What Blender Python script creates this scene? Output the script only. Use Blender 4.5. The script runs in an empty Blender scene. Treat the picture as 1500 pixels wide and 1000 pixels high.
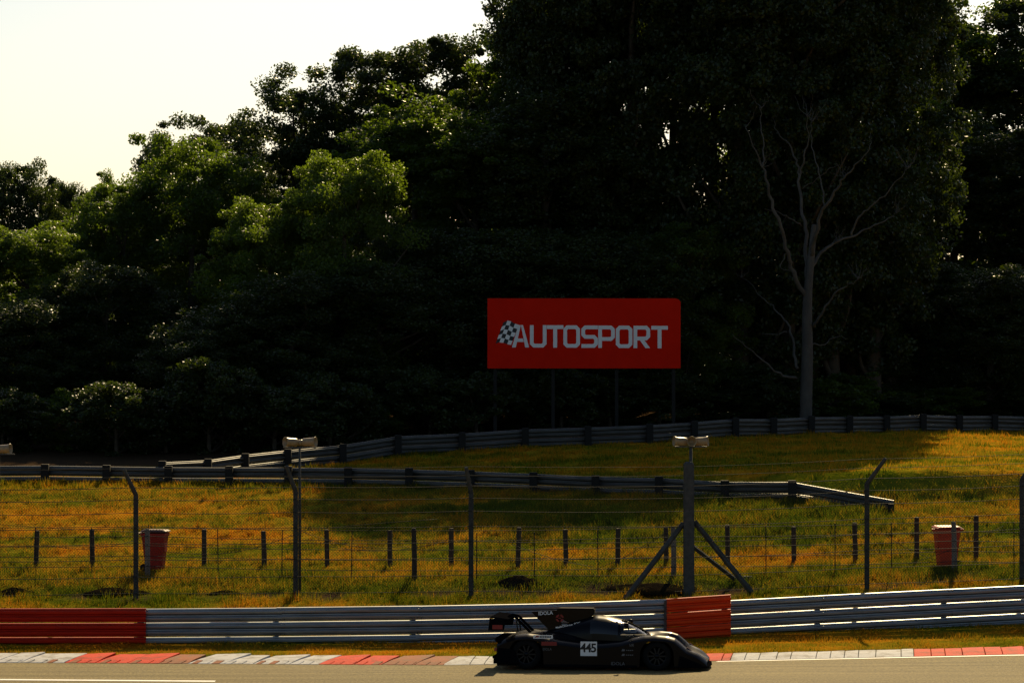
import bpy, bmesh, math, random
import numpy as np
from mathutils import Vector, Matrix
R = math.radians
random.seed(7); rng = np.random.default_rng(11)
scene = bpy.context.scene
COL = scene.collection

# ------------------------------------------------------------------ camera, sky, sun, exposure
F, VH, CAMH = 4200.0, 490.0, 7.0            # focal length in photo pixels, horizon row, eye height above the track
cam_d = bpy.data.cameras.new('camera'); cam = bpy.data.objects.new('camera', cam_d); COL.objects.link(cam)
cam.location = (0, 0, CAMH); cam.rotation_euler = (R(90) - math.atan((500 - VH) / F), 0, 0)
cam_d.sensor_width = 36; cam_d.lens = F / 1500 * 36; cam_d.clip_start = 0.5; cam_d.clip_end = 6000
scene.camera = cam
SUN_EL, SUN_AZ = R(32.0), R(11.0)            # azimuth measured from +Y towards +X
world = bpy.data.worlds.new('World'); scene.world = world; world.use_nodes = True
wn = world.node_tree; wn.nodes.clear()
sky = wn.nodes.new('ShaderNodeTexSky'); sky.sky_type = 'NISHITA'; sky.sun_disc = False
sky.sun_elevation = SUN_EL; sky.sun_rotation = SUN_AZ
sky.air_density = 1.0; sky.dust_density = 1.2; sky.ozone_density = 1.0
bg = wn.nodes.new('ShaderNodeBackground'); bg.inputs['Strength'].default_value = 0.056
wo = wn.nodes.new('ShaderNodeOutputWorld')
wn.links.new(sky.outputs[0], bg.inputs[0]); wn.links.new(bg.outputs[0], wo.inputs[0])
sd = bpy.data.lights.new('sun', 'SUN'); sd.energy = 4.6; sd.angle = R(0.55); sd.color = (1.0, 0.77, 0.42)
so = bpy.data.objects.new('sun', sd); COL.objects.link(so)
sdir = Vector((math.sin(SUN_AZ) * math.cos(SUN_EL), math.cos(SUN_AZ) * math.cos(SUN_EL), math.sin(SUN_EL)))
so.rotation_euler = sdir.to_track_quat('Z', 'Y').to_euler(); so.location = (60, 300, 140)
vs = scene.view_settings
scene.display_settings.display_device = 'sRGB'
vs.view_transform = 'Standard'; vs.look = 'None'; vs.exposure = 0.6; vs.gamma = 1.0; vs.use_curve_mapping = False

# ------------------------------------------------------------------ helpers
def PX(u, Y): return (u - 750.0) / F * Y
def PZ(v, Y): return CAMH - (v - VH) / F * Y

def tag(o, label=None, cat=None, group=None, kind=None):
    if label: o['label'] = label
    if cat: o['category'] = cat
    if group: o['group'] = group
    if kind: o['kind'] = kind
    return o

def empty(name, loc=(0, 0, 0), rz=0.0):
    o = bpy.data.objects.new(name, None); COL.objects.link(o)
    o.location = loc; o.rotation_euler = (0, 0, rz); o.empty_display_size = 0.3
    return o

class MB:
    def __init__(s): s.v = []; s.f = []; s.sm = []
    def add(s, vs_, fs, smooth=False):
        b = len(s.v); s.v += [tuple(p) for p in vs_]
        for f in fs: s.f.append(tuple(b + i for i in f)); s.sm.append(smooth)
    def box(s, c, d, rot=None):
        x, y, z = d[0] / 2, d[1] / 2, d[2] / 2
        p = [Vector((sx * x, sy * y, sz * z)) for sz in (-1, 1) for sy in (-1, 1) for sx in (-1, 1)]
        if rot is not None: p = [rot @ q for q in p]
        p = [q + Vector(c) for q in p]
        s.add(p, [(0, 2, 3, 1), (4, 5, 7, 6), (0, 1, 5, 4), (2, 6, 7, 3), (0, 4, 6, 2), (1, 3, 7, 5)])
    def tube(s, pts, rad, n=6, smooth=True, cap=True):
        pts = [Vector(p) for p in pts]
        if not hasattr(rad, '__len__'): rad = [rad] * len(pts)
        rings = []; up = None
        for i, p in enumerate(pts):
            t = (pts[min(i + 1, len(pts) - 1)] - pts[max(i - 1, 0)])
            if t.length < 1e-9: t = Vector((0, 0, 1))
            t.normalize()
            if up is None:
                a = Vector((0, 0, 1)) if abs(t.z) < 0.9 else Vector((1, 0, 0))
                up = t.cross(a).normalized()
            up = (up - t * up.dot(t)).normalized(); w = t.cross(up)
            rings.append([p + (up * math.cos(2 * math.pi * k / n) + w * math.sin(2 * math.pi * k / n)) * rad[i] for k in range(n)])
        vs_ = [q for r in rings for q in r]; fs = []
        for i in range(len(pts) - 1):
            for k in range(n):
                fs.append((i * n + k, i * n + (k + 1) % n, (i + 1) * n + (k + 1) % n, (i + 1) * n + k))
        if cap:
            fs.append(tuple(range(n - 1, -1, -1))); fs.append(tuple((len(pts) - 1) * n + k for k in range(n)))
        s.add(vs_, fs, smooth)
    def prism(s, poly, axis, a, b):
        # poly in the plane normal to axis ('x','y','z'), extruded from a to b
        def mk(p, t):
            return {'x': (t, p[0], p[1]), 'y': (p[0], t, p[1]), 'z': (p[0], p[1], t)}[axis]
        n = len(poly)
        s.add([mk(p, a) for p in poly] + [mk(p, b) for p in poly],
              [tuple(range(n)), tuple(range(2 * n - 1, n - 1, -1))] + [(k, (k + 1) % n, n + (k + 1) % n, n + k) for k in range(n)])
    def lathe(s, prof, n=24, axis='y', c=(0, 0, 0), smooth=True):
        vs_ = []; m = len(prof)
        for k in range(n):
            a = 2 * math.pi * k / n
            for r, h in prof:
                p = {'y': (r * math.cos(a), h, r * math.sin(a)), 'z': (r * math.cos(a), r * math.sin(a), h), 'x': (h, r * math.cos(a), r * math.sin(a))}[axis]
                vs_.append((p[0] + c[0], p[1] + c[1], p[2] + c[2]))
        fs = [(k * m + j, k * m + j + 1, ((k + 1) % n) * m + j + 1, ((k + 1) % n) * m + j) for k in range(n) for j in range(m - 1)]
        s.add(vs_, fs, smooth)
    def mesh(s, name, mat=None, bevel=0):
        me = bpy.data.meshes.new(name); me.from_pydata(s.v, [], s.f)
        me.polygons.foreach_set('use_smooth', s.sm)
        bm = bmesh.new(); bm.from_mesh(me)
        bmesh.ops.recalc_face_normals(bm, faces=bm.faces)
        if bevel:
            es = [e for e in bm.edges if len(e.link_faces) == 2 and e.calc_face_angle(0) > 0.6]
            bmesh.ops.bevel(bm, geom=es, offset=bevel, segments=1, affect='EDGES', clamp_overlap=True)
        bm.to_mesh(me); bm.free(); me.update()
        if mat: me.materials.append(mat)
        return me
    def build(s, name, mat, parent=None, bevel=0):
        o = bpy.data.objects.new(name, s.mesh(name, mat, bevel)); COL.objects.link(o)
        if parent: o.parent = parent
        return o

def np_mesh(name, V, Q, mat, attr=None, smooth=False):
    me = bpy.data.meshes.new(name); nv = len(V); nf, k = Q.shape
    me.vertices.add(nv); me.vertices.foreach_set('co', V.astype(np.float32).ravel())
    me.loops.add(nf * k); me.loops.foreach_set('vertex_index', Q.astype(np.int32).ravel())
    me.polygons.add(nf); me.polygons.foreach_set('loop_start', np.arange(nf, dtype=np.int32) * k)
    me.polygons.foreach_set('loop_total', np.full(nf, k, dtype=np.int32))
    if smooth: me.polygons.foreach_set('use_smooth', np.ones(nf, dtype=bool))
    if attr:
        for n_, a in attr.items():
            at = me.attributes.new(n_, 'FLOAT', 'POINT'); at.data.foreach_set('value', a.astype(np.float32))
    me.update(calc_edges=True); me.materials.append(mat)
    return me

def link(name, me, parent=None):
    o = bpy.data.objects.new(name, me); COL.objects.link(o)
    if parent: o.parent = parent
    return o

def copy_tree(o, parent=None):
    c = o.copy(); COL.objects.link(c); c.parent = parent
    for ch in list(o.children): copy_tree(ch, c)
    return c

def text_mesh(txt, size, name, mat, parent, M, shear=0.0, bold=0.0, spacing=1.0, align='LEFT'):
    cu = bpy.data.curves.new(name, 'FONT'); cu.body = txt; cu.size = size; cu.extrude = 0.0015
    cu.shear = shear; cu.offset = bold; cu.space_character = spacing; cu.align_x = align; cu.resolution_u = 3
    t = bpy.data.objects.new(name + '_src', cu); COL.objects.link(t)
    bpy.context.view_layer.update()
    me = bpy.data.meshes.new_from_object(t.evaluated_get(bpy.context.evaluated_depsgraph_get()))
    bpy.data.objects.remove(t); bpy.data.curves.remove(cu)
    me.materials.clear(); me.materials.append(mat); me.transform(M)
    return link(name, me, parent)

# ------------------------------------------------------------------ materials
MATS = {}
def mat(name, col, rough=0.6, metal=0.0, spec=0.4, var=0.25, scale=6.0, bump=0.0, coat=0.0, col2=None, thr=(0.45, 0.7), detail=6, objspace=True, stretch=None):
    m = bpy.data.materials.new(name); m.use_nodes = True; nt = m.node_tree; nd = nt.nodes; lk = nt.links
    b = nd['Principled BSDF']
    b.inputs['Roughness'].default_value = rough; b.inputs['Metallic'].default_value = metal
    b.inputs['Specular IOR Level'].default_value = spec; b.inputs['Coat Weight'].default_value = coat
    b.inputs['Coat Roughness'].default_value = 0.06
    tc = nd.new('ShaderNodeTexCoord'); mp = nd.new('ShaderNodeMapping')
    if objspace: lk.new(tc.outputs['Object'], mp.inputs[0])
    else:
        g = nd.new('ShaderNodeNewGeometry'); lk.new(g.outputs['Position'], mp.inputs[0])
    if stretch: mp.inputs['Scale'].default_value = stretch
    n = nd.new('ShaderNodeTexNoise'); n.inputs['Scale'].default_value = scale; n.inputs['Detail'].default_value = detail
    n.inputs['Roughness'].default_value = 0.65
    lk.new(mp.outputs[0], n.inputs['Vector'])
    r = nd.new('ShaderNodeValToRGB')
    c2 = col2 if col2 else tuple(c * (1 - var) for c in col)
    c1 = col if col2 else tuple(min(1, c * (1 + var)) for c in col)
    r.color_ramp.elements[0].position = thr[0]; r.color_ramp.elements[0].color = (*c1, 1)
    r.color_ramp.elements[1].position = thr[1]; r.color_ramp.elements[1].color = (*c2, 1)
    if not col2: r.color_ramp.elements[0].position = 0.3; r.color_ramp.elements[1].position = 0.7
    lk.new(n.outputs['Fac'], r.inputs[0]); lk.new(r.outputs[0], b.inputs['Base Color'])
    if bump:
        n2 = nd.new('ShaderNodeTexNoise'); n2.inputs['Scale'].default_value = scale * 6; n2.inputs['Detail'].default_value = 4
        lk.new(mp.outputs[0], n2.inputs['Vector'])
        bp = nd.new('ShaderNodeBump'); bp.inputs['Strength'].default_value = bump; bp.inputs['Distance'].default_value = 0.02
        lk.new(n2.outputs['Fac'], bp.inputs['Height']); lk.new(bp.outputs[0], b.inputs['Normal'])
    MATS[name] = m
    return m

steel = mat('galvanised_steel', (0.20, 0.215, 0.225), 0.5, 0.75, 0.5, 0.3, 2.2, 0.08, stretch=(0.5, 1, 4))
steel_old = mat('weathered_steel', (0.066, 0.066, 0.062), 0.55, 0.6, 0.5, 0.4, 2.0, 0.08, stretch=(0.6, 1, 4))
red_rail = mat('red_painted_steel', (0.36, 0.014, 0.003), 0.6, 0.0, 0.12, 0.25, 3.0, 0.05, stretch=(0.5, 1, 4))
orange_rail = mat('orange_red_painted_steel', (0.62, 0.05, 0.006), 0.6, 0.0, 0.12, 0.2, 3.0, 0.05, stretch=(0.5, 1, 4))
tar_post = mat('tarred_timber', (0.012, 0.012, 0.011), 0.8, 0, 0.2, 0.3, 8, 0.2)
timber = mat('dark_timber', (0.045, 0.035, 0.025), 0.85, 0, 0.2, 0.4, 9, 0.3, stretch=(1, 1, 0.2))
timber_pale = mat('pale_weathered_timber', (0.17, 0.145, 0.12), 0.85, 0, 0.2, 0.35, 9, 0.3, stretch=(1, 1, 0.2))
concrete = mat('weathered_concrete', (0.06, 0.062, 0.058), 0.9, 0, 0.05, 0.3, 7, 0.3)
wire_m = mat('dull_wire', (0.03, 0.03, 0.028), 0.7, 0.0, 0.1, 0.2, 10)
bin_red = mat('red_plastic', (0.30, 0.016, 0.008), 0.55, 0, 0.25, 0.2, 4)
bin_orange = mat('orange_red_plastic', (0.55, 0.045, 0.012), 0.45, 0, 0.4, 0.2, 4)
bin_dark = mat('dark_faded_plastic', (0.13, 0.07, 0.06), 0.6, 0, 0.2, 0.3, 6)
rubber = mat('rubber', (0.006, 0.006, 0.006), 0.85, 0, 0.1, 0.2, 8)
horn_m = mat('cream_horn_enamel', (0.28, 0.20, 0.10), 0.4, 0, 0.4, 0.25, 9)
sign_red = mat('red_sign_board', (0.56, 0.012, 0.003), 0.8, 0, 0.03, 0.08, 1.2)
sign_grey = mat('white_sign_vinyl', (0.68, 0.70, 0.70), 0.5, 0, 0.3, 0.05, 3)
sign_black = mat('black_sign_vinyl', (0.015, 0.017, 0.022), 0.5, 0, 0.3, 0.1, 3)
bark = mat('bark', (0.05, 0.04, 0.028), 0.9, 0, 0.15, 0.4, 3, 0.5)
bark_pale = mat('dead_pale_bark', (0.062, 0.058, 0.050), 0.9, 0, 0.2, 0.35, 2.5, 0.4, stretch=(1, 1, 0.4))
soil = mat('mound_painted_shade', (0.012, 0.009, 0.005), 0.95, 0, 0.0, 0.4, 6, 0.6)  # near-black base colour carries the shade on the grassy mounds
kerb_white = mat('worn_white_kerb_paint', (0.50, 0.50, 0.50), 0.8, 0, 0.1, col2=(0.20, 0.18, 0.15), scale=3.2, bump=0.5, thr=(0.47, 0.72), objspace=False)
kerb_red = mat('worn_red_kerb_paint', (0.60, 0.028, 0.006), 0.8, 0, 0.1, col2=(0.16, 0.03, 0.012), scale=3.2, bump=0.5, thr=(0.48, 0.75), objspace=False)
kerb_worn = mat('rubbed_kerb_concrete', (0.30, 0.09, 0.04), 0.8, 0, 0.1, col2=(0.16, 0.10, 0.06), scale=3.5, bump=0.3, objspace=False)
line_white = mat('white_line_paint', (0.75, 0.74, 0.70), 0.6, 0, 0.3, col2=(0.45, 0.42, 0.36), scale=3, thr=(0.55, 0.8), objspace=False)
def asphalt_mat():
    m = bpy.data.materials.new('asphalt'); m.use_nodes = True; nt = m.node_tree; nd = nt.nodes; lk = nt.links; b = nd['Principled BSDF']
    g = nd.new('ShaderNodeNewGeometry')
    def noise(sc, st_, det=6, ro=.65):
        mp = nd.new('ShaderNodeMapping'); mp.inputs['Scale'].default_value = st_; lk.new(g.outputs['Position'], mp.inputs[0])
        n = nd.new('ShaderNodeTexNoise'); n.inputs['Scale'].default_value = sc; n.inputs['Detail'].default_value = det; n.inputs['Roughness'].default_value = ro; lk.new(mp.outputs[0], n.inputs['Vector']); return n
    def ramp(n, p0, p1, c0, c1):
        r = nd.new('ShaderNodeValToRGB'); r.color_ramp.elements[0].position = p0; r.color_ramp.elements[1].position = p1
        r.color_ramp.elements[0].color = (*c0, 1); r.color_ramp.elements[1].color = (*c1, 1); lk.new(n.outputs['Fac'], r.inputs[0]); return r
    base = ramp(noise(1.0, (.12, 2.2, 1), 8), .3, .7, (.125, .095, .036), (.21, .162, .062))
    streak = ramp(noise(1.6, (.03, 3.0, 1), 5), .36, .5, (.62, .60, .58), (1, 1, 1))
    grain = ramp(noise(17, (1, .45, 1), 3, .9), .36, .64, (.55, .55, .55), (1.35, 1.35, 1.35))
    def mul(a, c):
        x = nd.new('ShaderNodeMixRGB'); x.blend_type = 'MULTIPLY'; x.inputs[0].default_value = 1; lk.new(a.outputs[0], x.inputs[1]); lk.new(c.outputs[0], x.inputs[2]); return x
    lk.new(mul(mul(base, streak), grain).outputs[0], b.inputs['Base Color'])
    b.inputs['Roughness'].default_value = .85; b.inputs['Specular IOR Level'].default_value = .12
    bp = nd.new('ShaderNodeBump'); bp.inputs['Strength'].default_value = .5; bp.inputs['Distance'].default_value = .02
    lk.new(noise(22, (1, 1, 1), 3).outputs['Fac'], bp.inputs['Height']); lk.new(bp.outputs[0], b.inputs['Normal'])
    return m
asphalt = asphalt_mat()
car_black = mat('black_gloss_bodywork', (0.003, 0.003, 0.004), 0.3, 0, 0.04, 0.1, 3, coat=0.16)
car_matte = mat('carbon_black', (0.004, 0.004, 0.005), 0.9, 0, 0.0, 0.2, 20)
rim_m = mat('dark_wheel_alloy', (0.010, 0.010, 0.011), 0.35, 0.8, 0.5, 0.1, 5)
glass_m = mat('tinted_glass', (0.006, 0.006, 0.008), 0.1, 0, 0.3, 0.05, 2, coat=0.15)
screen_m = mat('pale_tinted_windscreen', (0.20, 0.20, 0.19), 0.08, 0, 0.8, 0.15, 2, coat=0.6)
def clear_glass(name):
    m = bpy.data.materials.new(name); m.use_nodes = True; nt = m.node_tree; nd = nt.nodes; nd.clear()
    out = nd.new('ShaderNodeOutputMaterial'); t = nd.new('ShaderNodeBsdfTransparent'); t.inputs[0].default_value = (.85, .85, .82, 1)
    g = nd.new('ShaderNodeBsdfGlossy'); g.inputs['Roughness'].default_value = .05; lw = nd.new('ShaderNodeFresnel'); lw.inputs[0].default_value = 1.5
    mx = nd.new('ShaderNodeMixShader'); nt.links.new(lw.outputs[0], mx.inputs[0]); nt.links.new(t.outputs[0], mx.inputs[1]); nt.links.new(g.outputs[0], mx.inputs[2]); nt.links.new(mx.outputs[0], out.inputs[0])
    return m
wind_glass = clear_glass('windscreen_glass')
dec_white = mat('white_decal', (0.72, 0.72, 0.70), 0.5, 0, 0.3, 0.04, 5)
dec_grey = mat('grey_decal', (0.11, 0.11, 0.115), 0.5, 0, 0.3, 0.04, 5)
dec_black = mat('black_decal', (0.01, 0.01, 0.01), 0.5, 0, 0.3, 0.04, 5)
dec_red = mat('red_decal', (0.20, 0.015, 0.010), 0.5, 0, 0.3, 0.1, 5)
tail_m = mat('red_tail_lens', (0.25, 0.02, 0.01), 0.25, 0, 0.5, 0.1, 8)

def leaf_mat(name, c_dark, c_light, trans, tw=0.4):
    m = bpy.data.materials.new(name); m.use_nodes = True; nt = m.node_tree; nd = nt.nodes; lk = nt.links; nd.clear()
    out = nd.new('ShaderNodeOutputMaterial'); g = nd.new('ShaderNodeNewGeometry')
    n = nd.new('ShaderNodeTexNoise'); n.inputs['Scale'].default_value = 0.5; n.inputs['Detail'].default_value = 8; n.inputs['Roughness'].default_value = 0.75
    lk.new(g.outputs['Position'], n.inputs['Vector'])
    r = nd.new('ShaderNodeValToRGB'); r.color_ramp.elements[0].position = 0.35; r.color_ramp.elements[1].position = 0.7
    r.color_ramp.elements[0].color = (*c_dark, 1); r.color_ramp.elements[1].color = (*c_light, 1)
    lk.new(n.outputs['Fac'], r.inputs[0])
    p = nd.new('ShaderNodeBsdfPrincipled'); p.inputs['Roughness'].default_value = 0.42; p.inputs['Specular IOR Level'].default_value = 0.28
    lk.new(r.outputs[0], p.inputs['Base Color'])
    t = nd.new('ShaderNodeBsdfTranslucent'); t.inputs[0].default_value = (*trans, 1)
    mx = nd.new('ShaderNodeMixShader'); mx.inputs[0].default_value = tw
    lk.new(p.outputs[0], mx.inputs[1]); lk.new(t.outputs[0], mx.inputs[2]); lk.new(mx.outputs[0], out.inputs[0])
    return m
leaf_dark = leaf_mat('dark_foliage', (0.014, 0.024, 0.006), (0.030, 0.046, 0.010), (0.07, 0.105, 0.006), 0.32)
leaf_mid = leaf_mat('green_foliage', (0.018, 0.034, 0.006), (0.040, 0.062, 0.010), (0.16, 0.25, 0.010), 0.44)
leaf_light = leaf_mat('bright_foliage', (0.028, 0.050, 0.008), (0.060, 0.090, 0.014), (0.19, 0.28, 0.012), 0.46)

def grass_mat(name, blades):
    m = bpy.data.materials.new(name); m.use_nodes = True; nt = m.node_tree; nd = nt.nodes; lk = nt.links; nd.clear()
    out = nd.new('ShaderNodeOutputMaterial'); g = nd.new('ShaderNodeNewGeometry')
    at = nd.new('ShaderNodeAttribute'); at.attribute_name = 'dry'
    n = nd.new('ShaderNodeTexNoise'); n.inputs['Scale'].default_value = 1.3; n.inputs['Detail'].default_value = 9; n.inputs['Roughness'].default_value = 0.72
    lk.new(g.outputs['Position'], n.inputs['Vector'])
    ad = nd.new('ShaderNodeMath'); ad.operation = 'MULTIPLY_ADD'; ad.inputs[1].default_value = 1.1; 
    lk.new(n.outputs['Fac'], ad.inputs[0])
    sb = nd.new('ShaderNodeMath'); sb.operation = 'SUBTRACT'; sb.inputs[1].default_value = 0.55
    lk.new(at.outputs['Fac'], sb.inputs[0]); lk.new(sb.outputs[0], ad.inputs[2])
    r = nd.new('ShaderNodeValToRGB'); cr = r.color_ramp
    cr.elements[0].position = 0.0; cr.elements[0].color = (0.045, 0.075, 0.004, 1)
    cr.elements[1].position = 1.0; cr.elements[1].color = (0.42, 0.145, 0.007, 1)
    for p_, c_ in ((0.3, (0.11, 0.12, 0.006, 1)), (0.5, (0.22, 0.16, 0.010, 1)), (0.75, (0.40, 0.185, 0.010, 1))):
        e = cr.elements.new(p_); e.color = c_
    lk.new(ad.outputs[0], r.inputs[0])
    p = nd.new('ShaderNodeBsdfPrincipled'); p.inputs['Roughness'].default_value = 0.9; p.inputs['Specular IOR Level'].default_value = 0.0
    lk.new(r.outputs[0], p.inputs['Base Color'])
    if blades:
        t = nd.new('ShaderNodeBsdfTranslucent'); lk.new(r.outputs[0], t.inputs[0])
        mx = nd.new('ShaderNodeMixShader'); mx.inputs[0].default_value = 0.55
        lk.new(p.outputs[0], mx.inputs[1]); lk.new(t.outputs[0], mx.inputs[2]); lk.new(mx.outputs[0], out.inputs[0])
    else:
        b2 = nd.new('ShaderNodeBump'); b2.inputs['Strength'].default_value = 0.7; b2.inputs['Distance'].default_value = 0.06
        n3 = nd.new('ShaderNodeTexNoise'); n3.inputs['Scale'].default_value = 9; n3.inputs['Detail'].default_value = 5
        lk.new(g.outputs['Position'], n3.inputs['Vector']); lk.new(n3.outputs['Fac'], b2.inputs['Height']); lk.new(b2.outputs[0], p.inputs['Normal'])
        # bare soil patches, leaf litter under the wood and painted shade (attribute 'soil')
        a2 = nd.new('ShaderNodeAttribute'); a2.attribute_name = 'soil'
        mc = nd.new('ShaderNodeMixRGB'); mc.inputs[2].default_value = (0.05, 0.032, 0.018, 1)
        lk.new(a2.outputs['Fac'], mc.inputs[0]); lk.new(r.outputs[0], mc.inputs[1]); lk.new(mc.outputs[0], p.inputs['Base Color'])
        lk.new(p.outputs[0], out.inputs[0])
    return m
grass_blade = grass_mat('grass_blades', True); turf = grass_mat('turf', False)

# ------------------------------------------------------------------ terrain
def st(*k): # knots (u, v, Y) -> arrays of X, Y, z
    a = np.array([(PX(u, Y), Y, PZ(v, Y)) for u, v, Y in k]); return a[:, 0], a[:, 1], a[:, 2]
def sz(*k): # knots (u, v, z) -> Y solved
    o = []
    for u, v, z in k:
        Y = (CAMH - z) * F / (v - VH); o.append((PX(u, Y), Y, z))
    a = np.array(o); return a[:, 0], a[:, 1], a[:, 2]
def fl(Y, z): return np.array([-10., 10.]), np.array([Y, Y], float), np.array([z, z], float)
K1 = sz((0, 970, -.12), (650, 974, -.12), (1040, 968, -.12), (1500, 958, -.02))
K2 = sz((0, 959, -.08), (650, 964, -.08), (1040, 960, -.08), (1500, 949, 0.0))
BB = sz((0, 943, -.02), (700, 940, -.02), (975, 935, 0), (1060, 931, .05), (1500, 914, .25))
FN = sz((0, 877, .50), (433, 876, .50), (690, 873, .52), (1010, 872, .54), (1271, 862, .72), (1500, 852, .85))
WF = sz((215, 842, .85), (605, 850, .78), (987, 845, .85), (1398, 836, 1.0))
PP = sz((53, 830, .95), (571, 829, .95), (905, 831, .95), (1163, 826, 1.0), (1430, 820, 1.08))
MM = st((0, 770, 81), (700, 775, 79.5), (1000, 788, 78.5), (1310, 775, 78.5), (1500, 775, 79))
LB = st((0, 706, 90), (300, 708, 89), (567, 712, 87), (773, 718, 85.5), (888, 722, 84.5), (1010, 727, 83.5), (1160, 731, 82.8), (1310, 738, 83.3), (1500, 730, 84.2))
LE = st((0, 705, 91), (300, 706, 90.5), (567, 705, 89), (773, 706, 87.5), (1000, 700, 86), (1160, 694, 84.8), (1310, 690, 84.7), (1500, 688, 85.6))
UB = st((0, 702, 93), (232, 697, 94.5), (395, 685, 97), (571, 669, 98.5), (760, 655, 100), (957, 648, 101.5), (1055, 641, 104), (1168, 636, 107.5), (1336, 632, 112.5), (1500, 632, 117.5), (1700, 634, 124))
STN = [fl(-60, 0), fl(50, 0), fl(59.2, 0), K1, K2, BB, FN, WF, PP, MM, LB, LE, UB, fl(140, 4.0), fl(200, 6.0), fl(300, 8.0), fl(700, 9.0), fl(3000, 9.0)]
def stat(i, X): x, y, z = i; return np.interp(X, x, y), np.interp(X, x, z)
def wav(X, Y, s, sd_):
    r = np.random.default_rng(sd_); o = 0
    for k in range(7):
        a = r.uniform(0, 6.28); w = r.uniform(.6, 1.7) / s * 6.28; o = o + np.sin((X * math.cos(a) + Y * math.sin(a)) * w + r.uniform(0, 6.28))
    return o / 2.6
def ground_z(X, Y, rough=True):
    X = np.atleast_1d(np.asarray(X, float)); Y = np.atleast_1d(np.asarray(Y, float)); X, Y = np.broadcast_arrays(X, Y)
    z = np.zeros(X.shape); done = Y < -60
    prevY, prevZ = stat(STN[0], X)
    for s_ in STN[1:]:
        y1, z1 = stat(s_, X); t = np.clip((Y - prevY) / np.maximum(y1 - prevY, 1e-3), 0, 1)
        msk = (~done) & (Y <= y1); z = np.where(msk, prevZ + (z1 - prevZ) * t, z); done |= msk; prevY, prevZ = y1, z1
    if rough:
        yk = stat(BB, X)[0]; a = np.clip((Y - yk) / 4, 0, 1) * np.clip((400 - Y) / 200, 0, 1)
        mid = np.exp(-((Y - stat(MM, X)[0] - 1) / 4.0) ** 2)
        z = z + a * (0.022 * wav(X, Y, 2.2, 1) + 0.014 * wav(X, Y, .8, 2) + mid * (.045 * wav(X, Y, 1.6, 3) + .03 * wav(X, Y, .7, 9)))
    return z
def gz(x, y): return float(ground_z(x, y)[0])
def dryness(X, Y):
    d = 0.455 + .13 * wav(X, Y * 2.2, 9, 4) + .10 * wav(X, Y * 2, 3.5, 5) + .07 * wav(X * .3, Y * 2.4, 3.0, 25)
    u = X / Y * F + 750
    yf = stat(FN, X)[0]; ypp = stat(PP, X)[0]; ym = stat(MM, X)[0]; yl = stat(LB, X)[0]
    d += .20 * np.exp(-((u - 150) / 330) ** 2 - ((Y - ym - 1) / 4.5) ** 2)             # parched slope on the left
    d -= .13 * np.exp(-((Y - yf - 1.3) / 1.5) ** 2)                                      # greener along the fence
    d -= .30 * np.exp(-((u - 1020) / 330) ** 2 - ((Y - ym - 1.5) / 2.6) ** 2)             # lush lip of the bank
    d += .16 * np.exp(-((u - 1150) / 160) ** 2 - ((Y - yf - 4.0) / 1.6) ** 2)            # worn patch by the strainer post
    d += .17 * np.exp(-((Y - stat(BB, X)[0] + .8) / 1.2) ** 2)                            # dry verge
    d += .10 * np.clip((Y - yl - 6) / 10, 0, 1)
    return np.clip(d, .02, .98)
def soil_and_shade(X, Y):
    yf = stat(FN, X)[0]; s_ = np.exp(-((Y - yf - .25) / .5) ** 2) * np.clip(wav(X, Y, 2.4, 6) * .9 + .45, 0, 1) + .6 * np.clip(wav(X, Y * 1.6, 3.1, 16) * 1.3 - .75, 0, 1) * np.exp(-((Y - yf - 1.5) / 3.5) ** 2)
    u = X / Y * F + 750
    s_ = s_ + .9 * np.exp(-((u - 950) / 110) ** 2 - ((Y - yf - .7) / .8) ** 2)  # shaded area around the braced post, painted in as dark ground
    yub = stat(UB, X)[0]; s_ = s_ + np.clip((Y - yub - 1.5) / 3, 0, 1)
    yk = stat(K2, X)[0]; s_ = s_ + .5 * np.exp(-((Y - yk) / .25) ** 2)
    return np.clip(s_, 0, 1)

xs = np.concatenate([np.linspace(-1500, -120, 10), np.linspace(-100, -32, 18), np.arange(-30, 30.1, .4), np.linspace(32, 100, 18), np.linspace(120, 1500, 10)])
ys = np.concatenate([np.linspace(-60, 56, 12), np.arange(57, 92, .25), np.arange(92, 142, .6), np.linspace(144, 300, 24), np.linspace(330, 900, 8), np.linspace(1100, 3000, 5)])
GX, GY = np.meshgrid(xs, ys); GZ = ground_z(GX, GY)
GZ = GZ - np.where(GY < stat(K2, GX)[0] - .02, .07, 0.0)
V = np.stack([GX.ravel(), GY.ravel(), GZ.ravel()], 1); nx = len(xs); ny = len(ys)
ii, jj = np.meshgrid(np.arange(ny - 1), np.arange(nx - 1), indexing='ij'); b0 = (ii * nx + jj).ravel()
Q = np.stack([b0, b0 + 1, b0 + nx + 1, b0 + nx], 1)
ground = link('ground', np_mesh('ground', V, Q, turf, {'dry': dryness(V[:, 0], np.maximum(V[:, 1], 1)), 'soil': soil_and_shade(V[:, 0], np.maximum(V[:, 1], 1))}, True)); tag(ground, kind='structure')

# track surface up to the kerb
tx = np.concatenate([np.linspace(-300, -32, 12), np.arange(-30, 30.1, .75), np.linspace(32, 300, 12)])
rows = []
for t in np.concatenate([np.linspace(0, .8, 4), np.linspace(.83, 1.0, 8)]):
    y1 = stat(K1, tx)[0] + .05; Yt = 30 + (y1 - 30) * t; rows.append(np.stack([tx, Yt, ground_z(tx, Yt, False)], 1))
V = np.concatenate(rows); n_ = len(tx); m_ = len(rows)
ii, jj = np.meshgrid(np.arange(m_ - 1), np.arange(n_ - 1), indexing='ij'); b0 = (ii * n_ + jj).ravel()
track = link('track', np_mesh('track', V, np.stack([b0, b0 + 1, b0 + n_ + 1, b0 + n_], 1), asphalt, None, True)); tag(track, kind='structure')
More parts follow.
